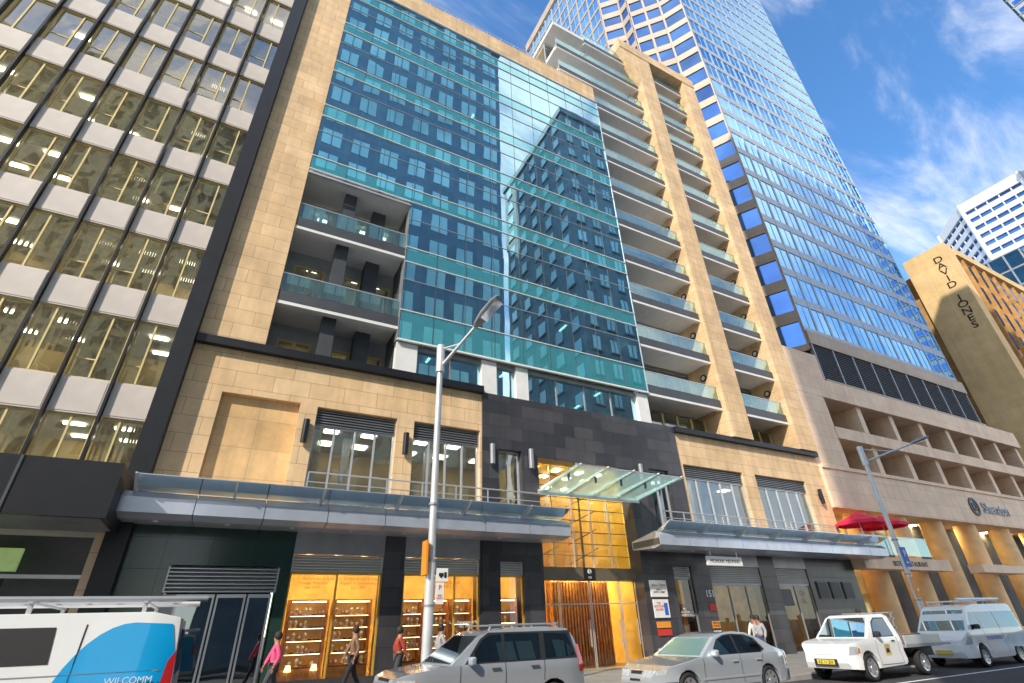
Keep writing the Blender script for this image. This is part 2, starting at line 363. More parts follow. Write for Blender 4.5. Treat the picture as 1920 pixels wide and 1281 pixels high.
for e in edges2[:9]: b.box(e-.008,e+.008,19.84,19.92,13.4,40.2,dgrey)
b.obj("curtain_frame",Mn)
b=B()
for x in [0.2+i*1.2 for i in range(17)]: b.cyl((x,20.3,42.4),(x,20.3,43.4),.02,.02,silver,6)
for z in (42.9,43.4): b.cyl((.2,20.3,z),(19.4,20.3,z),.02,.02,silver,6)
b.obj("roof_railing",Mn)
b=B(); b.box(4.9,19.8,20.1,20.5,13.1,13.32,mgrey); b.obj("soffit_trim",Mn)
for x0,x1 in ((4.9,5.9),(9.2,10.0),(11.1,11.8),(19.0,19.8)): b=B(); b.box(x0,x1,19.98,20.09,11.5,13.3,white); b.box(x0,x1,20.09,20.5,11.5,13.1,white); b.obj("column",Mn)
for x0,x1 in ((5.9,7.55),(7.6,9.2),(10.0,11.1),(11.8,13.6),(13.6,15.4),(15.4,17.2),(17.2,19.0)):
    b=B(); b.box(x0,x0+.06,20.2,20.3,11.5,13.1,mgrey); pane(b,x0+.06,x1,20.25,11.5,13.1,teal); b.obj("window",Mn,fix=False)
def podwin(x0,x1,z0,z1,n,lou=True):
    b=B(); zz=z1-.7 if lou else z1
    if lou: louvre(b,x0,x1,20.15,zz,z1-.02,mgrey)
    b.box(x0,x1,20.2,20.3,zz-.06,zz,silver); b.box(x0,x1,20.2,20.3,z0,z0+.08,silver)
    for i in range(n+1):
        x=x0+(x1-x0)*i/n; x=min(max(x,x0+.035),x1-.035); b.box(x-.035,x+.035,20.2,20.32,z0+.08,zz-.06,silver)
    pane(b,x0,x1,20.27,z0,zz,dglass); o=b.obj("window",Mn,fix=False)
    b=B(); x=x0+.06; 
    while x<x0+.40: b.quad([(x,20.5,z0),(x+.06,20.58,z0),(x+.06,20.58,zz),(x,20.5,zz)],blind); x+=.06
    b.obj("blind",Mn,fix=False)
podwin(2.0,5.25,4.95,9.6,4); podwin(6.0,9.12,4.95,9.6,4); podwin(10.0,11.2,4.95,8.85,2,False); podwin(18.9,20.3,4.95,8.85,2,False)
podwin(21.6,26.4,4.95,9.4,5); podwin(27.5,32.3,4.95,9.4,5)
b=B(); b.box(-1.5,11.6,25,25.2,4.9,11.3,officew); b.box(-1.5,11.6,20.7,25,9.3,9.4,ceil); b.box(18.5,34,25,25.2,4.9,11,officew); b.box(18.5,33.6,20.7,25,9.3,9.4,ceil); b.box(-1.5,11.6,20.6,25,4.7,4.9,shopf); b.box(18.5,33.6,20.6,25,4.7,4.9,shopf)
for x in (3.6,7.4,24.3,30.2): b.box(x,x+.3,22.5,22.8,4.9,9.3,white)
b.obj("office_interior",Mn)
b=B()
for x in (2.6,4.2,6.6,8.2,10.2,22.4,24.6,28.4,30.6):
    for y in (21.4,23.2): b.box(x,x+.6,y,y+.6,9.24,9.29,lampw)
b.obj("ceiling_light",Mn)
for x in (1.68,5.65,9.62,11.62,18.2,33.3):
    y=19.9 if 9.3<x<20 else 20
    b=B(); b.cyl((x,y-.16,8.05),(x,y-.16,8.95),.12,.12,black if x<9.3 or x>20 else mgrey,14); b.box(x-.04,x+.04,y-.1,y,8.3,8.7,black); b.obj("wall_light",Mn,smooth=True)
def awning(x0,x1,zf):
    b=B(); n=int((x1-x0)/1.75); w=(x1-x0)/n
    for i in range(n):
        a=x0+i*w+.012; c=x0+(i+1)*w-.012
        b.prism([(18.0,zf),(18.0,zf+.42),(18.25,zf+.62),(19.95,zf+.35),(19.95,zf-.02),(18.5,zf-.1)],a,c,awnm,'x')
        b.cyl(((a+c)/2,18.8,zf-.09),((a+c)/2,18.8,zf-.11),.07,.07,white,10)
    b.box(x0,x1,18.06,19.9,zf+.02,zf+.3,dgrey); b.obj("awning",Mn)
    z0=zf+.62; a=x0+.3
    while a<x1-.3:
        g=B(); c=min(a+2.6,x1-.2); g.quad([(a+.02,17.55,z0+.36),(c-.02,17.55,z0+.36),(c-.02,18.4,z0+.05),(a+.02,18.4,z0+.05)],edgeg); g.box(a+.02,c-.02,17.54,17.56,z0+.345,z0+.365,silver); a=c; g.obj("awning_glass",Mn,fix=False)
    a=x0+.3
    while a<x1+.1:
        s=B(); s.prism([(17.5,z0+.34),(17.5,z0+.38),(18.5,z0+.02),(18.6,z0-.2),(18.45,z0-.2)],a-.03,a+.03,silver,'x'); s.obj("awning_bracket",Mn); a+=2.6
awning(-3.05,12.3,4.88); awning(17.1,35.0,4.75)
def rail(x0,x1,y,z0,z1):
    b=B(); 
    for k in range(4): b.cyl((x0,y,z0+(z1-z0)*(k+1)/4),(x1,y,z0+(z1-z0)*(k+1)/4),.018 if k<3 else .03,.018 if k<3 else .03,silver,6)
    n=max(1,int((x1-x0)/1.3))
    for i in range(n+1):
        x=x0+(x1-x0)*i/n; b.box(x-.02,x+.02,y-.02,y+.02,z0,z1,silver)
    b.obj("railing",Mn)
rail(2.0,11.9,19.1,5.4,6.75); rail(18.6,32.4,19.1,5.25,6.5)
# lobby
b=B(); b.box(11.6,18,26,26.2,0,8.9,lobw); b.box(11.9,12.05,20.7,26,0,8.9,lobw); b.box(17.45,17.6,20.7,26,0,8.9,lobw); b.box(12.05,17.45,20.7,26,8.7,8.9,lobw); b.box(12.05,17.45,20.0,26,.1,.14,shopf)
b.box(12.05,17.45,21.4,26,4.0,4.1,lobw); b.box(12.05,17.45,20.8,21.4,3.6,3.7,lobw); b.obj("lobby_interior",Mn)
b=B()
for x in (12.6,14,15.4,16.6):
    for z,y in ((8.64,21.3),(8.64,22.5),(8.64,24.5),(3.96,22.5),(3.96,24.2)): b.box(x,x+.3,y,y+.5,z,z+.04,lampo)
    b.box(x,x+.25,20.85,21.0,3.56,3.6,lampo)  # low row added to brighten the front of the timber screen
b.obj("ceiling_light",Mn)
b=B()
for i in range(1,5):
    x=12.05+5.4*i/5; b.box(x-.02,x+.02,20.62,20.72,4.0,8.65,silver)
for k in range(1,9):
    z=4.0+4.65*k/9; b.box(12.05,17.45,20.64,20.7,z-.012,z+.012,dgrey)
pane(b,12.05,17.45,20.75,4.0,8.65,dglass)
b.obj("lobby_glazing",Mn,fix=False)
for x in (13.4,15.8):
    b=B(); b.box(x,x+.06,22.2,22.3,4.1,8.7,dgrey)
    for k in range(5): b.cyl((x-.9,22.1,4.3+.9*k),(x+.9,22.1,5.1+.9*k),.025,.025,dgrey,6)
    b.obj("glazing_brace",Mn)
b=B(); b.box(12.05,17.45,20.4,20.8,3.45,3.98,M("lintel_bronze",(.22,.17,.12),.3,.4)); b.obj("entrance_header",Mn)
b=B(); b.box(14.45,15.05,20.36,20.4,3.46,3.97,black); b.obj("sign_panel",Mn)
b=B(); b.cyl((14.75,20.36,3.82),(14.75,20.35,3.82),.11,.11,whitep,16); b.obj("logo_disc",Mn)
text("5",.26,(14.75,20.34,3.73),'S',blackp,"logo_lettering",Mn,.004); text("151",.13,(14.75,20.35,3.53),'S',whitep,"sign_lettering",Mn,.004)
b=B(); x=13.2
while x<16.4: b.box(x,x+.08,21.2,21.5,.14,3.45,wood); x+=.16
b.box(13.1,16.5,21.55,21.7,.14,3.45,wood); b.obj("timber_screen",Mn)
for a,c in ((12.1,13.1),(13.15,14.75),(14.8,16.4),(16.45,17.4)):
    b=B(); pane(b,a,c,20.5,.14,3.45,clear); b.box(a,a+.03,20.48,20.52,.14,3.45,silver); b.box(c-.03,c,20.48,20.52,.14,3.45,silver); b.box(a+.03,c-.03,20.48,20.52,2.5,2.55,silver); b.box(c-.2,c-.16,20.42,20.46,.9,1.9,silver); b.obj("door",Mn,fix=False)
b=B(); 
for i in range(4):
    f=lambda t,a,c:a+(c-a)*t
    b.quad([(f(i/4,12,17.8)+.01,20,7.05),(f((i+1)/4,12,17.8)-.01,20,7.05),(f((i+1)/4,11.9,17.9)-.01,16.7,7.45),(f(i/4,11.9,17.9)+.01,16.7,7.45)],canog)
b.obj("canopy_glass",Mn,fix=False)
b=B()
for i in range(5):
    x=12.15+i*1.4; b.prism([(16.6,7.47),(16.6,7.52),(19.9,7.28),(19.9,7.10)],x-.025,x+.025,white,'x')
    b.cyl((x,17.6,7.32),(x,17.6,7.05),.06,.045,dgrey,8)
b.box(11.9,17.9,16.66,16.7,7.42,7.48,silver); b.box(11.95,17.85,19.82,19.88,6.95,7.15,silver); b.obj("canopy_frame",Mn)
OPS=((11.6,13.3),(14.7,17.5),(18.9,21.4))
b=B(); wall(b,-.38,4.9,11.6,21.7,22.0,22.2,[(.0,1.45,z0,z1) for z0,z1 in OPS]+[(2.35,4.75,z0,z1) for z0,z1 in OPS],lgrey)
b.box(-.38,4.9,23.9,24,11.5,22,officew)
for z in (14.1,18.3): b.box(-.38,4.9,22.2,23.9,z,z+.2,ceil)
b.box(-.38,4.88,19.95,22.0,21.75,22.0,soff); b.obj("recess_wall",Mn)
for z in (13.9,18.1,21.6):
    for x in (.6,2.9,3.9):
        b=B(); b.box(x,x+.5,22.9,23.1,z,z+.04,lampw); b.obj("ceiling_light",Mn)
b=B(); b.box(1.6,2.2,20.5,21.0,11.6,21.7,dgrey); b.obj("column",Mn)
for z0,z1 in OPS:
    for x0,x1 in ((.0,1.45),(2.35,4.75)):
        b=B(); n=2 if x1<2 else 3
        for i in range(n):
            a=x0+(x1-x0)*i/n; c=x0+(x1-x0)*(i+1)/n
            b.box(a,a+.09,21.95,22.05,z0,z1,cream); b.box(c-.09,c,21.95,22.05,z0,z1,cream); b.box(a+.09,c-.09,21.95,22.05,z1-.1,z1,cream); pane(b,a+.09,c-.09,22.02,z0,z1-.1,dglass)
        b.obj("balcony_door",Mn,fix=False)
plant=M("potted_foliage",(.05,.10,.03),.8,var=.4,vs=12)
def balcony(x0,x1,zt,y0,yb,gl=railg,post=silver):
    b=B(); b.box(x0,x1,y0,yb,zt-.12,zt,soff)
    b.box(x0,x1,y0-.03,y0,zt-.40,zt+.12,dgrey); b.box(x0,x1,y0-.02,y0+.25,zt-.56,zt-.402,white); b.box(x0,x1,y0+.25,yb,zt-.42,zt-.122,soff)
    for q in (.3,.7): b.cyl((x0+(x1-x0)*q,y0+.9,zt-.42),(x0+(x1-x0)*q,y0+.9,zt-.45),.07,.07,whitep,8)
    o=b.obj("balcony",Mn)
    r=B(); pane(r,x0+.03,x1-.03,y0+.06,zt+.2,zt+1.05,gl); r.box(x0,x1,y0+.035,y0+.085,zt+1.05,zt+1.09,post)
    n=max(2,int((x1-x0)/1.3))
    for i in range(n+1):
        x=x0+.05+(x1-x0-.1)*i/n; r.box(x-.015,x+.015,y0+.09,y0+.12,zt+.1,zt+1.05,post)
    q=put(r.mesh("railing",fix=False),"railing",o)
    return o
for z in (14.5,18.7): balcony(-.36,4.86,z,19.98,22.0)
levels=[13.85+3.32*k for k in range(12)]
for k,z in enumerate(levels):
    for j,(x0,x1) in enumerate(((19.86,25.98),(27.82,32.38))):
        if z>51: continue
        if z>41 and j==0: x0=16.6 if z<50 else 20
        balcony(x0,x1,z,19.95+(.25 if z>41 else 0),22)
        b=B(); n=4 if j==0 else 3; h0,h1=z+.02,z+2.72
        for i in range(n):
            a=x0+(x1-x0)*i/n; c=x0+(x1-x0)*(i+1)/n
            b.box(a,a+.07,22,22.1,h0,h1,mgrey if z<45 else silver); b.box(a+.07,c,22,22.1,h0,h0+.1,mgrey); b.box(a+.07,c,22,22.1,h1-.1,h1,mgrey); pane(b,a+.07,c,22.05,h0+.1,h1-.1,dglass)
            if R.random()<.4: b.quad([(a+.1,22.2,h0),(a+.8,22.2,h0),(a+.8,22.2,h1),(a+.1,22.2,h1)],blind)
        b.obj("window",Mn,fix=False)
        if R.random()<.45:
            px=R.uniform(x0+.6,x1-.8); o=top("potted_plant","small green potted plant standing on an apartment balcony","plant",(px,20.6,z),"plants on the balconies")
            b=B(); b.cyl((px,20.6,z),(px,20.6,z+.4),.14,.2,sorange if R.random()<.3 else mgrey,10); b.obj("pot",o)
            b=B(); b.cyl((px,20.6,z+.4),(px,20.6,z+.9),.02,.015,wood,6); b.obj("stem",o)
            b=B()
            for _ in range(70):
                d=Vector((R.gauss(0,.2),R.gauss(0,.2),R.gauss(.95,.24))); e=Vector((R.uniform(-1,1),R.uniform(-1,1),R.uniform(-1,1))).normalized()*.1; f=e.orthogonal()*.5; c0=Vector((px,20.6,z))+d
                b.quad([c0-e,c0+f,c0+e,c0-f],plant)
            b.obj("foliage",o,fix=False)
        xr=26 if j==0 else 32.4
        b=B(); b.lathe((xr-.06,20.75,z+2.05),[(.0,-.01),(.17,-.01),(.17,-.03),(.24,-.03),(.24,.06)],black,'x',18); b.lathe((xr-.075,20.75,z+2.05),[(0.001,0),(.15,0)],white,'x',16); b.obj("wall_light",Mn,smooth=True)
for x0,x1,n in ((19.86,25.98,5),(27.82,32.38,4)):
    b=B()
    for i in range(n):
        a=x0+(x1-x0)*i/n; c=x0+(x1-x0)*(i+1)/n; b.box(a,a+.08,21.5,21.6,11.4,13.1,cream); b.box(c-.08,c,21.5,21.6,11.4,13.1,cream); pane(b,a+.08,c-.08,21.55,11.4,13.1,dglass)
    b.obj("window",Mn,fix=False)
b=B(); b.box(16.6,33.9,24.5,24.7,11.3,50.5,officew)
for z in levels: b.box(19.86 if z<41 else 16.7,33.7,22.12,24.5,z-.45,z,ceil)
b.obj("apartment_interior",Mn)
b=B(); b.box(26.0,27.8,19.6,22.3,11.5,51.6,sand); b.obj("stone_pier",Mn)
b=B(); b.box(32.4,34.15,19.6,22.3,11.5,51.6,sand); b.obj("stone_pier",Mn)
b=B(); b.box(24.0,34.15,19.55,22.4,51.6,52.9,sand); b.prism([(24.0,51.6),(26.0,47.2),(26.0,51.6)],19.6,20.4,sand); b.obj("stone_beam",Mn)
b=B(); b.box(15.5,33.9,25,45,0,50,sand); b.obj("rear_block",Mn)
b=B(); b.box(16.5,24,20.2,25,50.2,50.6,white); b.obj("roof_slab",Mn)
# ---------------- shops
def shopwin(x0,x1,n,z0=.45,z1=3.55,lou=True,fr=ylw):
    b=B()
    if lou: louvre(b,x0,x1,20.05,z1+.04,4.13,white,.09)
    b.box(x0,x1,20.02,20.12,z1-.04,z1+.04,fr); b.box(x0,x1,20.02,20.12,z0,z0+.06,fr)
    for i in range(n+1):
        x=min(max(x0+(x1-x0)*i/n,x0+.03),x1-.03); b.box(x-.03,x+.03,20.02,20.12,z0+.06,z1-.04,fr)
    pane(b,x0,x1,20.07,z0,z1,clear); b.obj("shop_window",Mn,fix=False)
shopwin(2.05,5.2,2,.13); shopwin(6.0,9.1,3,.3); shopwin(10.0,11.1,1); shopwin(19.4,20.6,1,fr=mgrey); shopwin(21.9,25.7,3,.13,3.3,fr=mgrey); shopwin(27,29.7,2,.13,3.3,fr=mgrey)
b=B(); b.box(2.0,11.6,24,24.2,0,4.2,shopw); b.box(2.0,11.6,20.6,24,4.16,4.25,shopw); b.box(2.0,11.6,20.5,24,.05,.14,shopf); b.box(11.5,11.6,20.7,24,0,4.2,shopw); b.box(1.95,2.04,20.5,24,0,4.2,shopw); b.obj("shop_interior",Mn)
b=B(); b.box(18,34,24,24.2,0,4.9,shopw); b.box(18,34,20.6,24,3.9,4.0,darkroom); b.box(18,34,20.6,24,.05,.14,shopf)
for i in range(9): b.box(22.0+.42*i,22.3+.42*i,23.7,23.95,.5,2.6,wood if i%2 else darkroom)
b.obj("shop_interior",Mn)
b=B()
for x in (2.6,3.6,4.6,6.4,7.4,8.4,10.4):
    for y in (20.2,20.9,22.6): b.box(x,x+.22,y,y+.22 if y>20.5 else y+.1,4.10,4.14,lampy) if y>20.5 else None
for x in (22.4,24.8,27.6,19.8): b.box(x,x+.14,22,22.14,3.84,3.88,lampy)
b.obj("ceiling_light",Mn)
bust=B(); bust.lathe((0,0,0),[(.0,0),(.06,0),(.05,.02),(.02,.04),(.03,.08),(.06,.13),(.065,.17),(.03,.20),(.025,.23),(0,.235)],white,'z',8); bustm=bust.mesh("jewellery_bust",smooth=True)
boxm=B(); boxm.box(-.06,.06,-.04,.04,0,.03,blackp); boxm.box(-.05,.05,-.03,.03,.03,.05,goldp); boxmm=boxm.mesh("jewellery_tray")
clk=B(); clk.box(-.07,.07,-.04,.04,0,.16,wood); clk.cyl((0,-.045,.1),(0,-.05,.1),.05,.05,whitep,12); clkm=clk.mesh("mantel_clock")
for ci,(x0,x1) in enumerate(((2.25,3.55),(3.72,5.05),(6.15,7.0),(7.1,8.0),(8.15,8.95),(10.1,11.0))):
    c=top("display_cabinet","timber framed glass display cabinet full of jewellery behind the shop window","cabinet",((x0+x1)/2,20.6,.14),"jewellery display cabinets")
    b=B(); b.box(x0,x1,21.0,21.04,.14,2.75,shopw); b.box(x0,x0+.04,20.4,21.0,.14,2.75,wood); b.box(x1-.04,x1,20.4,21.0,.14,2.75,wood); b.box(x0+.04,x1-.04,20.4,21.0,2.71,2.75,wood); b.box(x0+.04,x1-.04,20.4,21,.14,.75,wood); b.obj("cabinet_frame",c)
    for k in range(5):
        z=.78+.37*k; b=B(); b.box(x0+.04,x1-.04,20.42,20.98,z,z+.02,wood); b.obj("shelf",c)
        x=x0+.14
        while x<x1-.1:
            t=R.random(); me,nm,lb,ct=((bustm,"jewellery_bust","small white necklace bust on a lit shop shelf","jewellery display") if t<.45 else (boxmm,"jewellery_tray","black and gold jewellery tray on a lit shelf","jewellery tray") if t<.75 else (clkm,"mantel_clock","small timber clock standing on a lit shelf","clock"))
            put(me,nm,None,(x,20.5+R.uniform(0,.25),z+.021),lb,ct,"goods on the shop shelves"); x+=R.uniform(.13,.21)
        if k>0: b=B(); b.box(x0+.1,x1-.1,20.44,20.46,z-.02,z-.01,shglow); b.obj("cabinet_light",c)
    b=B(); b.box(x0+.1,x1-.1,20.45,20.5,2.67,2.70,shglow); b.obj("cabinet_light",c)
text("L. G. Humphries & Sons\nVintage Watches\nEst. 1939",.14,(2.85,20.05,3.34),'S',wood,"window_lettering",Mn,.004); text("L. G. Humphries & Sons\nRepairs & Remodelling\nEst. 1939",.14,(4.4,20.05,3.34),'S',wood,"window_lettering",Mn,.004)
text("L. G. Humphries & Sons\nEst. 1939",.15,(7.55,20.05,3.25),'S',wood,"window_lettering",Mn,.004)
text("L. G. Humphries & Sons\nEst. 1939",.13,(8.55,20.05,1.9),'S',whitep,"window_lettering",Mn,.004)
for x in (2.5,3.3):
    o=top("table_lamp","small lit table lamp with cream shade in the shop window","lamp",(x,20.3,.14),"table lamps in the window")
    b=B(); b.cyl((x,20.3,.14),(x,20.3,.7),.015,.015,goldp,6); b.cyl((x,20.3,.14),(x,20.3,.17),.07,.07,goldp,10); b.obj("lamp_base",o)
    b=B(); b.cyl((x,20.3,.68),(x,20.3,.86),.11,.07,E("lamp_shade_glow",(1,.7,.35),3),12,False); b.obj("lamp_shade",o)
b=B(); b.box(17.75,18.75,19.84,19.9,2.75,3.45,white); b.obj("tenant_sign",Mn); text("MEDICAL CENTRE",.11,(18.25,19.835,3.2),'S',redp,"sign_lettering",Mn,.004); text("LEVEL 1\nENTRY LOBBY",.11,(18.25,19.835,3.02),'S',blackp,"sign_lettering",Mn,.004)
b=B(); b.box(17.8,18.7,19.84,19.9,1.9,2.65,white); b.obj("tenant_sign",Mn); text("THE\nDOCTORS\nROOMS",.13,(18.1,19.835,2.45),'S',redp,"sign_lettering",Mn,.004); b=B(); b.box(18.4,18.62,19.835,19.84,2.0,2.5,bluep); b.obj("sign_panel",Mn)
for k,(z,c) in enumerate(((1.2,redp),(1.5,sorange))):
    b=B(); b.box(17.85,18.65,19.85,19.9,z,z+.25,c); b.obj("tenant_sign",Mn)
text("151",.42,(21.6,19.93,2.75),'S',whitep,"number_sign",Mn,.01,bold=.01)
b=B(); b.box(21.35,21.85,19.9,19.95,2.15,2.45,redp); b.obj("tenant_sign",Mn)
b=B(); b.box(21.35,21.85,19.9,19.95,1.0,1.3,white); b.obj("tenant_sign",Mn)
b=B(); b.box(21.35,21.85,19.9,19.95,1.4,1.7,sorange); b.obj("tenant_sign",Mn)
text("OPTICAL\nOUTLET",.12,(21.6,19.895,1.58),'S',blackp,"sign_lettering",Mn,.004); text("MONDIALE",.09,(21.6,19.895,1.1),'S',redp,"sign_lettering",Mn,.004)
text("PICTURE\n& CACHEPOT\nCOSMETIC CLINIC",.13,(20.0,20.04,2.2),'S',whitep,"window_lettering",Mn,.004)
b=B(); b.box(27.05,27.9,19.98,20.0,2.3,3.1,dgrey); b.obj("tenant_sign",Mn)
for z in (2.8,2.4): text("G",.34,(28.9,20.0,z),'S',redp,"window_lettering",Mn,.004)
b=B(); b.box(20.2,22.6,18.4,18.48,4.0,4.4,white); b.box(20.5,20.53,18.42,18.46,4.4,4.7,silver); b.box(22.3,22.33,18.42,18.46,4.4,4.7,silver); b.obj("hanging_sign",Mn); text("MONDIAL NEUMAN",.22,(21.4,18.395,4.12),'S',blackp,"sign_lettering",Mn,.004)
for x in (30.2,31.4,32.6):
    b=B(); b.box(x,x+.9,19.88,19.95,2.6,3.5,dgrey); b.box(x+.06,x+.84,19.87,19.88,2.66,3.44,black); b.obj("poster_frame",Mn)
# ---------------------------------------------------------------- hotel podium
H=top("hotel_building","cream stone hotel podium with deep balconies and round columns","building",(50,20,0))
b=B(); b.box(34.35,39.0,20,24,16.4,20.2,hstone); b.box(39.0,71,20,22.6,16.4,18.0,hstone); b.box(34.35,38.0,20.02,23,10.6,16.4,hstone); b.box(34.35,71,19.8,24,7.9,10.5,hstone); b.box(34.35,71,24,50,0,18.4,hstone); b.box(38.0,71,19.95,24,13.1,14.0,hstone); b.box(34.35,71,19.7,20,10.5,10.75,hstone)
b.obj("stone_wall",H)
for i in range(8):
    x=38.0+4.6*i; b=B(); b.prism([(20.3,10.75),(20.3,13.1),(23.4,13.1),(23.4,10.75)],x,x+.6,hstone,'x'); b.prism([(20.3,14.0),(20.3,16.4),(23.4,16.4),(23.4,14.0)],x,x+.6,hstone,'x'); b.obj("stone_fin",H)
    for z,h in ((10.75,2.35),(14.0,2.4)):
        b=B(); pane(b,x+.6,x+4.6,23.4,z,z+h,dglass); b.box(x+.6,x+4.6,23.5,23.6,z,z+h,darkroom)
        for q in (1.6,2.6,3.6): b.box(x+q,x+q+.08,23.3,23.42,z,z+h,ylw)
        b.obj("window",H,fix=False)
for x in (38.2,43,48,53.2,59,65,70):
    b=B(); b.cyl((x,20.9,.13),(x,20.9,7.9),.75,.75,hcol,24,False); b.cyl((x,20.9,.13),(x,20.9,.7),.88,.88,hcol,24); b.obj("column",H,smooth=True)
b=B(); b.box(34.4,71,23.7,23.95,0,7.9,officew)
for i in range(16): b.box(35+2.2*i,35.1+2.2*i,23.5,23.68,.13,7.9,ylw)
for z in (3,5.4): b.box(34.4,71,23.55,23.66,z,z+.1,ylw)
b.obj("ground_floor",H)
b=B(); b.box(34.4,44.5,19.2,20.1,4.2,4.9,hstone); b.obj("stone_ledge",H)
b=B(); b.box(49,56,19.2,20.1,4.2,4.75,hstone); b.obj("stone_ledge",H)
b=B()
for i in range(8): b.box(36+4*i,36.5+4*i,22.1,22.6,7.86,7.89,lampy)
b.obj("ceiling_light",H)
text("Sheraton",1.25,(57.3,19.75,8.85),'S',mgrey,"sign_lettering",H,.05,bold=.01)
b=B(); b.lathe((53.7,19.78,9.25),[(.52,0),(.74,0),(.74,-.06),(.52,-.06),(.52,0)],black,'y',24); b.lathe((53.7,19.78,9.25),[(.18,0),(.36,0),(.36,-.06),(.18,-.06),(.18,0)],black,'y',20); b.obj("logo_emblem",H)
text("BISTRO RESTAURANT",.42,(39.5,19.19,4.4),'S',blackp,"sign_lettering",H,.01)
b=B(); pane(b,34.5,42,19.0,5.0,6.1,railg); b.box(34.5,42,18.98,19.02,6.1,6.14,silver); b.obj("railing",H,fix=False)
for (x,y) in ((34.6,18.8),(37.3,18.9)):
    o=top("parasol","red canvas parasol open on the hotel terrace","parasol",(x,y,5.0),"red parasols on the terrace")
    b=B(); b.cyl((x,y,5),(x,y,7.38),.03,.03,silver,8); b.obj("pole",o)
    b=B(); n=8; rr=1.4
    for i in range(n):
        t0=2*math.pi*i/n+.39;t1=t0+2*math.pi/n; p=lambda t,r,z:(x+r*math.cos(t),y+r*math.sin(t),z)
        b.quad([p(t0,rr,6.8),p(t1,rr,6.8),(x,y,7.4)],redm); b.quad([p(t0,rr,6.62),p(t1,rr,6.62),p(t1,rr,6.8),p(t0,rr,6.8)],redm)
    b.obj("canopy",o,fix=False)
# ---------------------------------------------------------------- tower
T_=top("glass_tower","very tall blue glass office tower with grey metal and stone grid","building",(55,35,0))
def facade(P0,P1,z0,z1,nx,nz,fin,band,stone,glass,par,acc,mull=True,tilt=.0,pr=.16):
    P0=Vector(P0);P1=Vector(P1);L=(P1-P0).length;u=(P1-P0)/L;nrm=Vector((u.y,-u.x))
    T=lambda s,d,z:(P0.x+u.x*s+nrm.x*d,P0.y+u.y*s+nrm.y*d,z)
    fb=B(); cw=L/nx; ch=(z1-z0)/nz
    for i in range(nx+1): s=i*cw; fb.box(max(0,s-fin/2),min(L,s+fin/2),-.1,pr,z0,z1,stone,T)
    for k in range(nz+1):
        z=z0+k*ch; fb.box(0,L,-.1,pr*.7,max(z0,z-band/2),min(z1,z+band/2),stone,T)
    if mull:
        for i in range(nx): s=(i+.5)*cw; fb.box(s-.035,s+.035,-.1,.03,z0,z1,stone,T)
    fb.obj("facade_grid",par)
    for k in range(nz):
        for i in range(nx):
            s0=i*cw+fin/2;s1=(i+1)*cw-fin/2;a=z0+k*ch+band/2;c=z0+(k+1)*ch-band/2
            t=[R.uniform(-tilt,tilt) for _ in range(3)]
            acc.append((c,[T(s0,t[0],a),T(s1,t[1],a),T(s1,t[2],c),T(s0,t[0]+t[2]-t[1],c)],glass))
acc=[]
ZT=113; Z0=24.6
facade((42.6,22),(70,22),Z0,ZT,12,25,.24,.95,tgrid,tglass,T_,acc,tilt=.009,pr=.07)
facade((36,54),(36,31.5),Z0-2,ZT,9,25,.25,.6,tstone,tglass,T_,acc,tilt=.007,pr=.1)
facade((36,31.5),(38.2,29.4),Z0-2,ZT,1,25,.4,1.4,tstone,tglassd,T_,acc,False)
facade((38.2,27.8),(41.2,24.6),Z0-2,ZT,2,25,.3,1.2,tstone,tglassd,T_,acc,False)
facade((38.2,29.4),(38.2,27.8),Z0-2,ZT,1,25,.3,1.4,tstone,tglassd,T_,acc,False)
facade((41.2,24.6),(42.6,22),Z0-2,ZT,1,25,.3,1.2,tstone,tglassd,T_,acc,False)
acc.sort(key=lambda a:a[0])
for c,q,g in acc[:99]:
    b=B(); b.quad(q,g); b.obj("window",T_,fix=False)
b=B()
for c,q,g in acc[99:]: b.quad(q,g)
b.obj("window",T_,fix=False)["kind"]="stuff"
b=B(); 
b.prism([(42.9,22.6),(69.8,22.6),(69.8,54),(36.5,54),(36.5,32),(38.8,29.8),(38.8,28),(41.6,25)],0,ZT,darkroom,'z')
b.box(42.6,70.6,21.6,23,18.2,19.5,tstone); b.box(42.6,70.6,21.8,23,23.2,24.6,tstone); b.box(36,42.6,23.5,53,18,22.6,tstone)
b.prism([(35.7,54.2),(35.7,31.3),(38,29.2),(38,27.5),(41,24.3),(42.4,21.7),(70.3,21.7),(70.3,54.2)],ZT,ZT+2.5,tstone,'z'); b.obj("tower_wall",T_)
b=B(); b.box(42.8,70.4,22.2,22.3,19.5,23.2,black)
z=19.6
while z<23.1: b.box(42.8,70.4,21.95,22.18,z,z+.06,dgrey); z+=.2
for i in range(10): b.box(42.7+3.06*i,42.85+3.06*i,21.85,22.2,19.5,23.2,mgrey)
b.obj("louvre",T_)
# ---------------------------------------------------------------- department store
D=top("department_store","tan department store with blank end wall and brown windowed front","building",(95,22,0))
b=B(); b.box(84,86.2,20,25.6,0,49.3,djt); b.box(86.2,154,20.3,45,0,47.6,djb); b.box(86.2,154,19.8,20.3,47.6,48.8,djt); b.box(84.6,86.2,25.6,45,0,43,djb); b.obj("wall",D)
wb=B()
for k in range(11):
    for i in range(20):
        x=88+3.2*i; z=6+3.8*k; b=wb; b.box(x,x+1.9,20.1,20.3,z,z+2.6,dgrey); pane(b,x+.1,x+1.8,20.09,z+.1,z+2.5,dglass); b.box(x-.3,x-.05,19.9,20.3,z-.6,z+3.2,djb)
wb.obj("window",D,fix=False)["kind"]="stuff"
for i,ch in enumerate("DAVID JONES"):
    if ch!=" ": text(ch,1.4,(83.97,21.5,46.6-i*1.12),'W',black,"sign_lettering",D,.02,bold=0,sx=1.15)
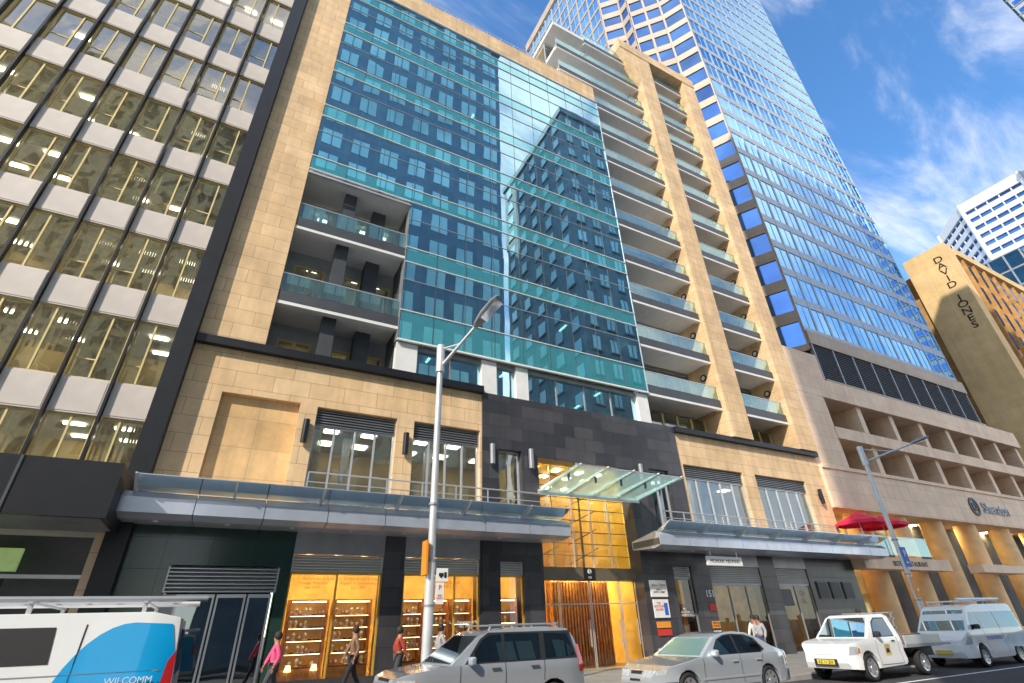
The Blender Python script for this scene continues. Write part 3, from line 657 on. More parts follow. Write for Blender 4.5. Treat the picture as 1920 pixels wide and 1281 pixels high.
# ---------------------------------------------------------------- far towers
def octower(cx,cy,r,z1,name,label):
    o=top(name,label,"building",(cx,cy,0)); pts=[(cx+r*math.cos(math.pi/8+i*math.pi/4),cy+r*math.sin(math.pi/8+i*math.pi/4)) for i in range(8)]
    b=B(); b.prism(pts,0,z1-.2,tglassd,'z'); b.obj("glass_wall",o)
    w=B(); z=z1-60
    while z<z1-1:
        w.prism([(cx+(x-cx)*1.03,cy+(y-cy)*1.03) for x,y in pts],z,z+1.6,white,'z'); z+=3.0
    w.prism([(cx+(x-cx)*1.04,cy+(y-cy)*1.04) for x,y in pts],z1-3.2,z1,white,'z')
    for i in range(8):
        p=Vector(pts[i]); q=Vector((cx,cy))+(p-Vector((cx,cy)))*1.03; w.cyl((q.x,q.y,z1-60),(q.x,q.y,z1),.6,.6,white,6)
        for f in (.2,.4,.6,.8):
            p=Vector(pts[i]).lerp(Vector(pts[(i+1)%8]),f); q=Vector((cx,cy))+(p-Vector((cx,cy)))*1.02; w.cyl((q.x,q.y,z1-60),(q.x,q.y,z1-3),.18,.18,white,5)
    w.obj("sunshade_band",o)
octower(194,27,18.5,110,"white_tower","white banded octagonal tower with blue glass")
O2=top("blue_building","low blue glass office building","building",(150,35,0))
ac=[]
facade((130,45),(130,21),10,66,9,15,.25,.35,mgrey,tglass,O2,ac,False); facade((130,21),(170,21),10,66,12,15,.25,.35,mgrey,tglass,O2,ac,False)
b=B()
for c,q,g in ac: b.quad(q,g)
b.obj("window",O2,fix=False)["kind"]="stuff"
b=B(); b.box(130.4,170,21.4,45,0,66.3,tglassd); b.obj("wall",O2)
# ---------------------------------------------------------------- opposite side of the street
def opp(x0,x1,y0,y1,z1,nx,ny,nz,wm,name,label,ww=.55,wh=.6,gm=oglass,sill=True):
    o=top(name,label,"building",((x0+x1)/2,y0,0)); b=B(); b.box(x0,x1,y1,y0,0,z1,wm); b.box(x0-.4,x1+.4,y1,y0+.4,z1,z1+1.2,wm); b.obj("wall",o)
    g=B(); cw=(x1-x0)/nx; ch=(z1-6)/nz; dp=.05
    for i in range(nx):
        for k in range(nz):
            a=x0+cw*(i+.5-ww/2);c=x0+cw*(i+.5+ww/2);z=6+ch*(k+.25)
            g.quad([(a,y0+dp,z),(c,y0+dp,z),(c,y0+dp,z+ch*wh),(a,y0+dp,z+ch*wh)],gm)
            if sill: g.box(a-.15,c+.15,y0,y0+.25,z-.25,z-.05,wm)
            g.box((a+c)/2-.05,(a+c)/2+.05,y0,y0+.12,z,z+ch*wh,wm)
    cw=(y0-y1)/ny
    for X,s in ((x0,-dp),(x1,dp)):
        for i in range(ny):
            for k in range(nz):
                a=y1+cw*(i+.5-ww/2);c=y1+cw*(i+.5+ww/2);z=6+ch*(k+.25)
                g.quad([(X+s,a,z),(X+s,c,z),(X+s,c,z+ch*wh),(X+s,a,z+ch*wh)],gm); g.box(min(X,X+s*4),max(X,X+s*4),a-.15,c+.15,z-.25,z-.05,wm)
    g.obj("window",o,fix=False)["kind"]="stuff"
opp(-1,22.5,-3,-26,84,7,7,20,oconc,"concrete_tower","blue grey concrete office tower across the street",.62,.62,sill=False)
opp(34,42.5,-3,-23,76,3,5,20,obrown,"masonry_tower","grey masonry tower across the side street",.42,.55)
opp(143,200,-.9,-4.5,136,26,1,40,obrown,"striped_tower","tall dark striped office tower beside the footpath",.8,.5,tglassd)
opp(-46,-8,-3,-22,10,12,6,3,ocream,"cream_building","cream masonry building across the street",.45,.55)
opp(-85,-15,-60,-85,112,14,6,22,ocream,"cream_tower","tall cream masonry tower a block behind the street",.5,.6,dgrey)
# ---------------------------------------------------------------- street lamps
def lamp(x,y,h,tip,label,hs=1.0):
    o=top("street_lamp",label,"street lamp",(x,y,.13),"street lamps")
    b=B(); b.cyl((x,y,.13),(x,y,3.2),.13,.12,pole,16); b.cyl((x,y,3.2),(x,y,h),.10,.085,pole,16); b.cyl((x,y,h-.9),(x,y,h+.02),.13,.13,pole,16); b.cyl((x,y,.13),(x,y,.4),.2,.2,pole,16)
    for zz in (2.2,3.2,4.6): b.cyl((x,y,zz),(x,y,zz+.05),.135,.135,mgrey,16)
    b.obj("pole",o,smooth=True)
    tp=Vector(tip); s=Vector((x,y,h-.75)); d=(tp-s); q=s+d*.6
    b=B(); b.cyl(s,q,.055,.045,pole,10); b.cyl((x,y,h-.1),s+d*.35,.03,.03,pole,8); b.obj("arm",o,smooth=True)
    d=d.normalized(); side=d.cross(Vector((0,0,1))).normalized(); up=side.cross(d)
    b=B(); 
    sec=[(0,.06,.06),(.12,.13,.10),(.45,.21,.14),(.9,.21,.12),(1.1,.14,.07)]
    rings=[]
    for t,w,hh in sec:
        c=q+d*(t*hs-.05); rings.append([tuple(c+side*w*hs*math.cos(a)+up*hh*hs*math.sin(a)*(1 if math.sin(a)>0 else .5)) for a in [2*math.pi*i/12 for i in range(12)]])
    for r0,r1 in zip(rings,rings[1:]):
        for i in range(12): j=(i+1)%12; b.quad([r0[i],r0[j],r1[j],r1[i]],mgrey)
    b.quad(rings[0],mgrey); b.quad(rings[-1],mgrey); b.obj("lamp_head",o)
    b=B(); c=q+d*.62*hs-up*.085*hs; b.quad([tuple(c+d*a*.34*hs+side*e*.15*hs) for a,e in ((-1,-1),(1,-1),(1,1),(-1,1))],headl); b.obj("lamp_lens",o,fix=False)
    return o
L1=lamp(4.62,13.1,9.45,(5.75,11.2,10.45),"tall grey metal street lamp with single angled arm by the kerb",1.1)
L2=lamp(26.4,13.1,8.9,(29.2,10.6,9.3),"tall grey street lamp with outstretched arm and parking sign",.8)
b=B(); b.box(4.42,4.47,12.9,13.25,2.9,3.7,sorange); b.obj("sign_plate",L1)
s=top("parking_sign","white parking and camera sign fixed on the lamp pole","sign",(4.85,12.94,2.3))
b=B(); b.box(4.72,5.02,12.92,12.94,2.75,3.05,white); b.box(4.62,5.0,12.95,12.97,2.85,2.9,silver); b.obj("sign_plate",s)
b=B(); b.box(4.72,4.92,12.92,12.94,2.25,2.72,white); b.obj("sign_plate",s)
b=B(); b.box(4.78,4.9,12.91,12.92,2.86,2.94,blackp); b.box(4.92,4.98,12.91,12.92,2.84,2.96,blackp); b.lathe((4.84,12.915,2.85),[(.0,0),(.03,0)],blackp,'y',12); b.lathe((4.95,12.915,2.85),[(.0,0),(.03,0)],blackp,'y',12); b.obj("pictogram",s)
text("P",.16,(4.82,12.915,2.56),'S',redp,"sign_lettering",s,.003); text("BUS\nONLY",.06,(4.82,12.915,2.42),'S',redp,"sign_lettering",s,.003)
s=top("parking_sign","blue parking sign with white P and arrow on lamp pole","sign",(26.4,12.94,3.6))
b=B(); b.box(26.2,26.6,12.92,12.94,3.5,4.3,bluep); b.obj("sign_plate",s); text("P",.36,(26.4,12.915,3.92),'S',whitep,"sign_lettering",s,.003,bold=.01)
b=B(); b.box(26.34,26.5,12.91,12.92,3.66,3.70,whitep); b.quad([(26.25,12.912,3.68),(26.34,12.912,3.60),(26.34,12.912,3.76)],whitep); b.obj("arrow",s)
s=top("street_sign","small orange temporary sign on the lamp pole","sign",(26.2,12.94,2.4)); b=B(); b.box(26.02,26.34,12.92,12.94,2.3,3.1,sorange); b.box(26.02,26.5,12.95,12.97,2.6,2.66,silver); b.obj("sign_plate",s)
# ---------------------------------------------------------------- vehicles
def arc(cx,cz,r,a0,a1,n=9): return [(cx+r*math.cos(math.radians(a0+(a1-a0)*i/n)),cz+r*math.sin(math.radians(a0+(a1-a0)*i/n))) for i in range(n+1)]
class Car:
    def __init__(s,name,label,cat,x,y,L,W,belt,tum,paint,nose=.28,noseD=.7,tail=.12,tailD=.5,group=None):
        s.L,s.W,s.belt,s.tum,s.nose,s.noseD,s.tail,s.tailD=L,W,belt,tum,nose,noseD,tail,tailD; s.x,s.y=x,y; s.paint=paint
        s.o=top(name,label,cat,(x+L/2,y+W/2,0),group)
    def hw(s,x,z):
        w=s.W/2
        if x<s.noseD: w-=s.nose*(1-x/s.noseD)**2.2
        if x>s.L-s.tailD: w-=s.tail*((x-s.L+s.tailD)/s.tailD)**2.2
        if z>s.belt: w-=(z-s.belt)*s.tum+.02
        elif z>s.belt-.15: w-=.02*(z-s.belt+.15)/.15
        if .5<z<s.belt-.15: w-=.025*math.sin(math.pi*(z-.5)/(s.belt-.65))
        if z<.5: w-=(.5-z)*.12
        return w
    def sheet(s,poly,off,step=.16):
        bm=bmesh.new(); vs=[bm.verts.new((a,0,c)) for a,c in poly]; bm.faces.new(vs)
        xs=[p[0] for p in poly]; zs=[p[1] for p in poly]
        k=math.floor(min(xs)/step)*step+step
        while k<max(xs)-.01:
            bmesh.ops.bisect_plane(bm,geom=bm.verts[:]+bm.edges[:]+bm.faces[:],plane_co=(k,0,0),plane_no=(1,0,0)); k+=step
        for k in [.3,.5,(.5+s.belt-.15)/2,s.belt-.15,s.belt-.001,s.belt+.02]+[s.belt+.2*i for i in range(1,6)]:
            if min(zs)<k<max(zs): bmesh.ops.bisect_plane(bm,geom=bm.verts[:]+bm.edges[:]+bm.faces[:],plane_co=(0,0,k),plane_no=(0,0,1))
        for v in bm.verts: v.co.y=-(s.hw(v.co.x,v.co.z)+off)
        return bm
    def body(s,poly,name="body",paint=None,bev=.04):
        bm=s.sheet(poly,0); bm.verts.ensure_lookup_table()
        be=[e for e in bm.edges if len(e.link_faces)==1]; pairs=[(e.verts[0],e.verts[1]) for e in be]
        mp={}
        geo=list(bm.faces)
        for v in list(bm.verts): mp[v]=bm.verts.new((v.co.x,-v.co.y,v.co.z))
        for f in geo: bm.faces.new([mp[v] for v in reversed(f.verts)])
        for a,c in pairs:
            try: bm.faces.new([a,c,mp[c],mp[a]])
            except: pass
        bmesh.ops.recalc_face_normals(bm,faces=bm.faces)
        me=bpy.data.meshes.new(name); bm.to_mesh(me); bm.free(); me.materials.append(paint or s.paint)
        me.transform(Matrix.Translation((s.x,s.y+s.W/2,0))); me.polygons.foreach_set("use_smooth",[True]*len(me.polygons))
        o=put(me,name,s.o); md=o.modifiers.new("b","BEVEL"); md.width=bev; md.segments=3; md.limit_method='ANGLE'; md.angle_limit=math.radians(38)
        wn=o.modifiers.new("w","WEIGHTED_NORMAL"); return o
    def panel(s,poly,m,name,off=.006,sides=(-1,1),label=None):
        for sd in sides:
            bm=s.sheet(poly,off)
            if sd>0:
                for v in bm.verts: v.co.y=-v.co.y
                bmesh.ops.reverse_faces(bm,faces=bm.faces)
            me=bpy.data.meshes.new(name); bm.to_mesh(me); bm.free(); me.materials.append(m); me.transform(Matrix.Translation((s.x,s.y+s.W/2,0))); me.polygons.foreach_set("use_smooth",[True]*len(me.polygons))
            put(me,name,s.o,label=label)
    def cross(s,p0,p1,m,name,mar0=.06,mar1=.06,off=.008,bow=.0,y0=-1,y1=1):
        b=B(); n=8; d=Vector((p1[0]-p0[0],p1[1]-p0[1])); d.normalize(); nr=Vector((-d.y,d.x))
        if nr.x>0 and p0[0]<s.L/2: nr=-nr
        if nr.x<0 and p0[0]>s.L/2: nr=-nr
        w0=s.hw(*p0)-mar0; w1=s.hw(*p1)-mar1
        for i in range(n):
            t0=y0+(y1-y0)*i/n;t1=y0+(y1-y0)*(i+1)/n
            P=lambda p,w,t:(s.x+p[0]+nr.x*off,s.y+s.W/2+w*t,p[1]+nr.y*off)
            b.quad([P(p0,w0,t0),P(p0,w0,t1),P(p1,w1,t1),P(p1,w1,t0)],m)
        b.obj(name,s.o,fix=False)
    def wheels(s,cx,r,tw=.21,steel=False,spk=5):
        for sd in (-1,1):
            for c in cx:
                yy=s.y+s.W/2+sd*(s.W/2-.02-tw/2); e=put(None,"wheel",s.o,(s.x+c,yy,r)); b=B()
                rr=r*.66
                b.lathe((0,0,0),[(rr,-tw/2+.01),(r-.05,-tw/2),(r-.012,-tw/2+.03),(r,-tw/4),(r,tw/4),(r-.012,tw/2-.03),(r-.05,tw/2),(rr,tw/2-.01)],rubber,'y',32); put(b.mesh("tyre",smooth=True),"tyre",e)
                b=B(); q=sd*tw/2
                b.lathe((0,0,0),[(rr+.005,q*.95),(rr-.02,q*.92),(rr-.03,q*.45),(.05,q*.4)],dgrey if not steel else silver,'y',28)
                for i in range(spk):
                    a=2*math.pi*i/spk; ca,sa=math.cos(a),math.sin(a); w=.045 if spk<8 else .025
                    b.v+= [( ca*.03-sa*w,q*.8,sa*.03+ca*w),(ca*.03+sa*w,q*.8,sa*.03-ca*w),(ca*(rr-.02)+sa*w*1.2,q*.9,sa*(rr-.02)-ca*w*1.2),(ca*(rr-.02)-sa*w*1.2,q*.9,sa*(rr-.02)+ca*w*1.2)]
                    k=len(b.v); b.f.append((k-4,k-3,k-2,k-1)); b.m.append(b.mi(alloy))
                b.cyl((0,q*.6,0),(0,q*.9,0),.07,.055,alloy,14); b.lathe((0,0,0),[(rr-.03,q*.9),(rr+.006,q*.97)],alloy,'y',28)
                put(b.mesh("rim",fix=False),"rim",e)
                b=B(); yi=s.y+s.W/2+sd*(s.W/2-.42)
                b.box(s.x+c-r-.06,s.x+c+r+.06,min(yi,yi-sd*.05),max(yi,yi-sd*.05),r-.1,r*2+.05,trim); b.obj("wheel_liner",s.o)
    def bx(s,x0,x1,y0,y1,z0,z1,m,name,bev=.012,label=None):
        b=B(); b.box(s.x+x0,s.x+x1,s.y+y0,s.y+y1,z0,z1,m); o=b.obj(name,s.o,label=label)
        if bev: md=o.modifiers.new("b","BEVEL"); md.width=bev; md.segments=2
        return o
    def mirror(s,x,z,m):
        for sd in (-1,1):
            yy=s.y+s.W/2+sd*(s.hw(x,z)+.1); b=B(); b.box(s.x+x-.06,s.x+x+.06,yy-.1,yy+.1,z-.07,z+.08,m); o=b.obj("wing_mirror",s.o); md=o.modifiers.new("b","BEVEL"); md.width=.04; md.segments=3
def seam(c,pts,m=None,w=.007):
    for (x0,z0),(x1,z1) in zip(pts,pts[1:]):
        if abs(x1-x0)>abs(z1-z0): c.panel([(x0,z0-w),(x1,z1-w),(x1,z1+w),(x0,z0+w)],m or trim,"door_seam",.004)
        else: c.panel([(x0-w,z0),(x0+w,z0),(x1+w,z1),(x1-w,z1)],m or trim,"door_seam",.004)
G5="vehicles parked along the kerb"
c=Car("parked_car","silver four wheel drive wagon with roof rails parked at the kerb","car",3.15,10.7,4.3,1.8,1.08,.28,carsil,group=G5)
a1=arc(.88,.36,.41,-8,188); a2=arc(3.45,.36,.41,-8,188)
c.body([(.06,.32),(0,.5),(.02,.74),(.10,.93),(.35,1.01),(1.12,1.09),(1.42,1.30),(1.80,1.58),(2.05,1.66),(2.6,1.71),(3.4,1.71),(3.95,1.66),(4.1,1.5),(4.24,1.1),(4.28,.8),(4.28,.45),(4.22,.34)]+[p for p in a2]+[(2.9,.27),(1.4,.27)]+[p for p in a1])
c.panel([(1.42,1.10),(4.1,1.10),(4.0,1.62),(2.0,1.63),(1.8,1.52)],trim,"window_surround",.004)
c.panel([(1.5,1.13),(2.28,1.13),(2.28,1.59),(2.0,1.58),(1.85,1.50)],carglass,"side_window",.009); c.panel([(2.36,1.13),(3.15,1.13),(3.2,1.59),(2.36,1.60)],carglass,"side_window",.009); c.panel([(3.28,1.13),(4.03,1.15),(3.92,1.56),(3.32,1.59)],carglass,"side_window",.009)
c.cross((1.16,1.115),(1.80,1.575),carglass,"windscreen",.1,.1); c.cross((4.235,1.14),(4.09,1.52),carglass,"rear_window",.15,.12)
c.panel([(1.28,.42),(2.95,.42),(2.95,.56),(1.28,.56)],mgrey,"side_moulding",.015)
c.panel([(.04,.40),(.44,.40),(.44,.58),(.02,.58)],mgrey,"bumper",.012); c.panel([(3.9,.40),(4.27,.40),(4.27,.60),(3.9,.60)],mgrey,"bumper",.012)
c.panel([(.08,.72),(.42,.74),(.44,.90),(.14,.91)],headl,"headlight",.008); c.cross((.02,.70),(.10,.92),headl,"headlight",.02,.02,y0=-1,y1=-.62); c.cross((.02,.70),(.10,.92),headl,"headlight",.02,.02,y0=.62,y1=1); c.cross((.02,.68),(.10,.92),trim,"grille",.02,.02,y0=-.55,y1=.55)
c.panel([(.45,.76),(.55,.77),(.55,.86),(.46,.88)],orange,"indicator_light",.008)
c.panel([(4.12,.85),(4.27,.85),(4.2,1.35),(4.12,1.35)],taill,"tail_light",.012)
seam(c,[(1.32,.45),(1.34,1.08)]); seam(c,[(2.32,.45),(2.32,1.1)]); seam(c,[(3.22,.75),(3.24,1.1)]); seam(c,[(1.32,.43),(2.9,.43)])
for x in (2.1,3.0): c.panel([(x-.1,.98),(x+.1,.98),(x+.1,1.02),(x-.1,1.02)],dgrey,"door_handle",.03)
c.wheels((.88,3.45),.35); c.mirror(1.55,1.15,carsil)
for y in (.35,1.45): 
    b=B(); b.cyl((c.x+2.1,c.y+y,1.76),(c.x+3.8,c.y+y,1.76),.02,.02,mgrey,8); b.cyl((c.x+2.1,c.y+y,1.66),(c.x+2.15,c.y+y,1.76),.025,.02,mgrey,8); b.cyl((c.x+3.75,c.y+y,1.76),(c.x+3.8,c.y+y,1.66),.02,.025,mgrey,8); b.obj("roof_rail",c.o)
c=Car("parked_car","pale silver luxury sedan parked at the kerb","car",9.45,10.7,4.85,1.82,.93,.42,carmerc,nose=.38,noseD=.9,tail=.25,tailD=.7,group=G5)
a1=arc(.93,.33,.37,-8,188); a2=arc(3.78,.33,.37,-8,188)
c.body([(.08,.25),(0,.42),(.02,.58),(.12,.70),(.5,.80),(1.0,.88),(1.45,.94),(1.8,1.14),(2.15,1.34),(2.5,1.42),(2.95,1.45),(3.4,1.41),(3.8,1.27),(4.15,1.08),(4.4,1.0),(4.75,.95),(4.84,.75),(4.85,.45),(4.78,.28)]+a2+[(3.3,.2),(1.4,.2)]+a1)
c.panel([(1.78,.955),(3.62,.955),(3.8,1.02),(3.6,1.28),(3.3,1.37),(2.82,1.40),(2.5,1.38),(2.2,1.29)],trim,"window_surround",.004)
c.panel([(1.85,.975),(2.75,.975),(2.75,1.37),(2.5,1.355),(2.22,1.265)],carglass,"side_window",.009); c.panel([(2.82,.975),(3.58,.975),(3.70,1.03),(3.55,1.26),(3.3,1.345),(2.82,1.375)],carglass,"side_window",.009); 
c.cross((1.5,.965),(2.13,1.325),carglass,"windscreen",.12,.12); c.cross((4.12,1.10),(3.5,1.37),carglass,"rear_window",.14,.14)
c.panel([(.12,.62),(.34,.63),(.40,.72),(.3,.76),(.15,.71)],headl,"headlight",.008)
for e in ((-.95,-.72),(-.68,-.48),(.48,.68),(.72,.95)): c.cross((.03,.58),(.12,.71),headl,"headlight",.02,.02,y0=e[0],y1=e[1])
c.cross((.0,.50),(.11,.70),trim,"grille",.02,.02,y0=-.36,y1=.36); c.cross((.02,.30),(.0,.42),trim,"air_intake",.02,.02,y0=-.7,y1=.7)
c.panel([(4.6,.7),(4.82,.72),(4.78,.9),(4.6,.92)],taill,"tail_light",.008)
c.panel([(.3,.44),(.56,.44),(.56,.48),(.3,.48)],trim,"rub_strip",.012); c.panel([(1.35,.46),(3.35,.46),(3.35,.51),(1.35,.51)],silver,"rub_strip",.012)
seam(c,[(1.45,.32),(1.48,.90)]); seam(c,[(2.78,.35),(2.78,.94)]); seam(c,[(3.55,.72),(3.66,.94)]); seam(c,[(1.45,.31),(3.35,.31)])
for x in (2.55,3.42): c.panel([(x-.1,.80),(x+.1,.80),(x+.1,.84),(x-.1,.84)],silver,"door_handle",.03)
c.wheels((.93,3.78),.33,spk=7); c.mirror(1.85,1.0,carmerc)
b=B(); b.lathe((c.x+.16,c.y+.91,.80),[(.03,-.004),(.036,-.004),(.036,.004),(.03,.004),(.03,-.004)],silver,'x',16); b.cyl((c.x+.16,c.y+.91,.72),(c.x+.16,c.y+.91,.77),.006,.006,silver,6); b.obj("bonnet_emblem",c.o)
c=Car("pickup_truck","white single cab utility truck with alloy tray","truck",16.9,10.7,5.05,1.76,1.08,.25,carwhite,nose=.22,noseD=.5,tail=0,tailD=.1,group=G5)
a1=arc(.85,.38,.42,-8,188)
c.body([(.06,.35),(0,.5),(.02,.78),(.10,.98),(.5,1.05),(1.05,1.11),(1.35,1.36),(1.66,1.66),(1.9,1.74),(2.5,1.75),(2.72,1.68),(2.78,1.1),(2.78,.42),(2.7,.36),(1.45,.33)]+a1,"cab")
c.panel([(1.36,1.12),(2.5,1.12),(2.46,1.65),(1.9,1.65),(1.66,1.53)],trim,"window_surround",.004)
c.panel([(1.42,1.14),(2.45,1.14),(2.42,1.62),(1.9,1.62),(1.68,1.5)],carglass,"side_window",.009); c.cross((1.08,1.135),(1.66,1.655),carglass,"windscreen",.08,.08)
c.panel([(.1,.70),(.36,.72),(.38,.90),(.14,.92)],headl,"headlight",.008); c.cross((.02,.70),(.10,.93),headl,"headlight",.02,.02,y0=-1,y1=-.6); c.cross((.02,.70),(.10,.93),headl,"headlight",.02,.02,y0=.6,y1=1); c.cross((.02,.70),(.10,.93),mgrey,"grille",.02,.02,y0=-.5,y1=.5)
c.panel([(.37,.74),(.47,.75),(.47,.86),(.39,.88)],orange,"indicator_light",.008)
c.cross((0,.42),(.0,.6),trim,"air_intake",.02,.02,y0=-.6,y1=.6); c.bx(-.02,.0,.60,1.16,.46,.58,platey,"number_plate",0)
text("AZ 11 ZN",.11,(c.x-.025,c.y+.88,.48),'W',blackp,"number_lettering",c.o,.002)
seam(c,[(2.55,.4),(2.55,1.1)]); seam(c,[(1.36,.4),(1.38,1.05)]); seam(c,[(1.36,.4),(2.55,.4)]); c.panel([(2.2,.98),(2.4,.98),(2.4,1.02),(2.2,1.02)],trim,"door_handle",.02)
c.panel([(1.75,.62),(2.05,.62),(2.05,.92),(1.75,.92)],goldp,"door_emblem",.006); c.panel([(1.8,.7),(2.0,.7),(1.95,.85),(1.85,.85)],blackp,"door_emblem",.009)
c.bx(2.86,5.05,-.04,1.8,.78,.86,mgrey,"tray_floor"); c.bx(2.9,5.0,.3,1.46,.5,.78,trim,"chassis"); c.bx(2.8,2.9,.5,1.3,.4,.9,trim,"chassis")
for y0,y1 in ((-.04,0),(1.76,1.8)): c.bx(2.9,5.05,y0,y1,.86,1.12,silver,"tray_side")
c.bx(5.01,5.05,0,1.76,.86,1.12,silver,"tray_side"); b=B()
for y in (.1,.6,1.1,1.66): b.box(c.x+2.86,c.x+2.9,c.y+y-.02,c.y+y+.02,.86,1.78,mgrey)
for z in (1.1,1.35,1.6,1.78): b.box(c.x+2.86,c.x+2.9,c.y+.02,c.y+1.74,z-.02,z+.02,mgrey)
b.obj("headboard",c.o); c.bx(3.5,4.6,.3,1.3,.87,1.15,M("cargo_canvas",(.2,.14,.1),.9),"cargo")
c.wheels((.85,3.75),.36,steel=True,spk=6); c.mirror(1.5,1.2,trim); c.bx(3.3,4.2,.02,.06,.74,.78,trim,"mudguard")
c=Car("parked_van","white and silver delivery van with roof racks parked at the kerb","van",23.7,10.7,4.75,1.72,1.1,.14,carwhite,nose=.2,noseD=.5,tail=.06,tailD=.3,group=G5)
a1=arc(.95,.36,.39,-8,188); a2=arc(3.6,.36,.39,-8,188)
c.body([(.05,.3),(0,.45),(.03,.85),(.2,1.02),(.38,1.12),(.75,1.55),(1.0,1.82),(1.25,1.93),(1.8,1.98),(4.4,1.98),(4.68,1.9),(4.73,1.3),(4.75,.5),(4.7,.32)]+a2+[(3.1,.26),(1.45,.26)]+a1)
c.panel([(.7,1.15),(1.42,1.15),(1.42,1.72),(1.12,1.72),(.9,1.5)],carglass,"side_window"); c.panel([(1.55,1.18),(2.75,1.18),(2.75,1.72),(1.55,1.72)],carglass,"side_window"); c.panel([(2.85,1.18),(4.5,1.18),(4.5,1.72),(2.85,1.72)],carglass,"side_window")
c.cross((.40,1.145),(.98,1.79),carglass,"windscreen",.08,.08); c.panel([(.1,.7),(.4,.74),(.42,.95),(.25,.98)],headl,"headlight",.008); c.cross((.02,.72),(.14,.95),headl,"headlight",.02,.02,y0=-1,y1=-.62); c.cross((.02,.72),(.14,.95),headl,"headlight",.02,.02,y0=.62,y1=1); c.cross((.02,.75),(.08,.88),trim,"grille",.02,.02,y0=-.5,y1=.5)
c.bx(-.02,0,.60,1.12,.42,.54,platey,"number_plate",0); text("POSITIVENERGY",.17,(c.x+2.1,c.y-.02,.82),'S',bluep,"van_lettering",c.o,.002)
c.panel([(1.4,.62),(4.6,.5),(4.6,1.05),(3.2,.95),(2.6,.72)],M("pale_blue_graphic",(.45,.6,.72),.4),"side_graphic",.004)
seam(c,[(1.48,.4),(1.48,1.75)]); seam(c,[(2.8,.4),(2.8,1.75)])
c.wheels((.95,3.6),.33,steel=True,spk=8); c.mirror(.95,1.25,trim)
for x in (1.6,2.7,3.8):
    b=B(); b.cyl((c.x+x,c.y+.1,2.1),(c.x+x,c.y+1.62,2.1),.02,.02,silver,8)
    for y in (.16,1.56): b.cyl((c.x+x,c.y+y,1.95),(c.x+x,c.y+y,2.1),.02,.02,silver,8)
    b.obj("roof_rack",c.o)
b=B(); b.cyl((c.x+1.3,c.y+.4,2.16),(c.x+4.6,c.y+.4,2.16),.05,.05,silver,10); b.obj("roof_tube",c.o)
c=Car("service_van","white service van with blue side graphic and roof ladder tubes","van",-5.08,7.3,4.9,1.9,1.3,.12,carwhite,nose=.25,noseD=.6,tail=.08,tailD=.3)
a1=arc(.95,.36,.40,-8,188); a2=arc(3.9,.36,.40,-8,188)
c.body([(.05,.3),(0,.45),(.05,.85),(.3,1.02),(.9,1.2),(1.5,1.7),(1.8,1.90),(2.3,1.96),(4.5,1.97),(4.78,1.91),(4.85,1.3),(4.9,.5),(4.85,.32)]+a2+[(3.4,.24),(1.45,.24)]+a1)
c.panel([(1.5,1.33),(2.2,1.33),(2.2,1.82),(1.85,1.82)],carglass,"side_window"); c.panel([(2.3,1.52),(3.74,1.52),(3.70,1.84),(2.3,1.84)],trim,"side_window"); c.cross((.95,1.25),(1.5,1.68),carglass,"windscreen",.08,.08)
c.panel([(4.83,.45),(3.74,.45)]+[(3.75+.62*(1-math.cos(math.radians(a))),.9+.97*math.sin(math.radians(a))) for a in range(0,91,9)]+[(4.72,1.85),(4.80,1.6),(4.84,1.2)],carblue,"side_graphic",.004)
c.panel([(4.72,1.1),(4.85,1.1),(4.82,1.60),(4.76,1.5)],taill,"tail_light",.014); c.cross((4.87,1.05),(4.84,1.60),taill,"tail_light",0,0,y0=-1,y1=-.86); c.cross((4.84,1.3),(4.80,1.80),carglass,"rear_window",.2,.2)
text("WILCOMM",.085,(c.x+4.46,c.y-.012,1.32),'S',whitep,"van_lettering",c.o,.002); c.bx(4.86,4.96,.05,1.85,.38,.6,trim,"bumper")
for x in (2.97,3.95): seam(c,[(x,.4),(x,1.86)])
seam(c,[(3.0,1.42),(4.7,1.42)],mgrey,.005)
c.wheels((.95,3.9),.34); c.mirror(1.55,1.25,trim)
for x in (2.3,3.4,4.4):
    b=B(); b.box(c.x+x-.02,c.x+x+.02,c.y+.12,c.y+1.78,2.06,2.08,silver)
    for y in (.2,1.7): b.box(c.x+x-.02,c.x+x+.02,c.y+y-.02,c.y+y+.02,1.92,2.06,silver)
    b.obj("roof_rack",c.o)
b=B(); b.cyl((c.x+1.6,c.y+.35,2.11),(c.x+5.0,c.y+.35,2.11),.03,.03,mgrey,14); b.obj("roof_tube",c.o,smooth=True)
b=B(); b.cyl((c.x+1.6,c.y+1.6,2.13),(c.x+4.9,c.y+1.6,2.13),.05,.05,white,14); b.obj("roof_tube",c.o,smooth=True)
b=B(); 
for y in (.8,1.2): b.box(c.x+1.5,c.x+4.7,c.y+y-.015,c.y+y+.015,2.09,2.14,silver)
for i in range(11): b.box(c.x+1.6+.3*i,c.x+1.63+.3*i,c.y+.815,c.y+1.185,2.10,2.13,silver)
b.obj("ladder",c.o)
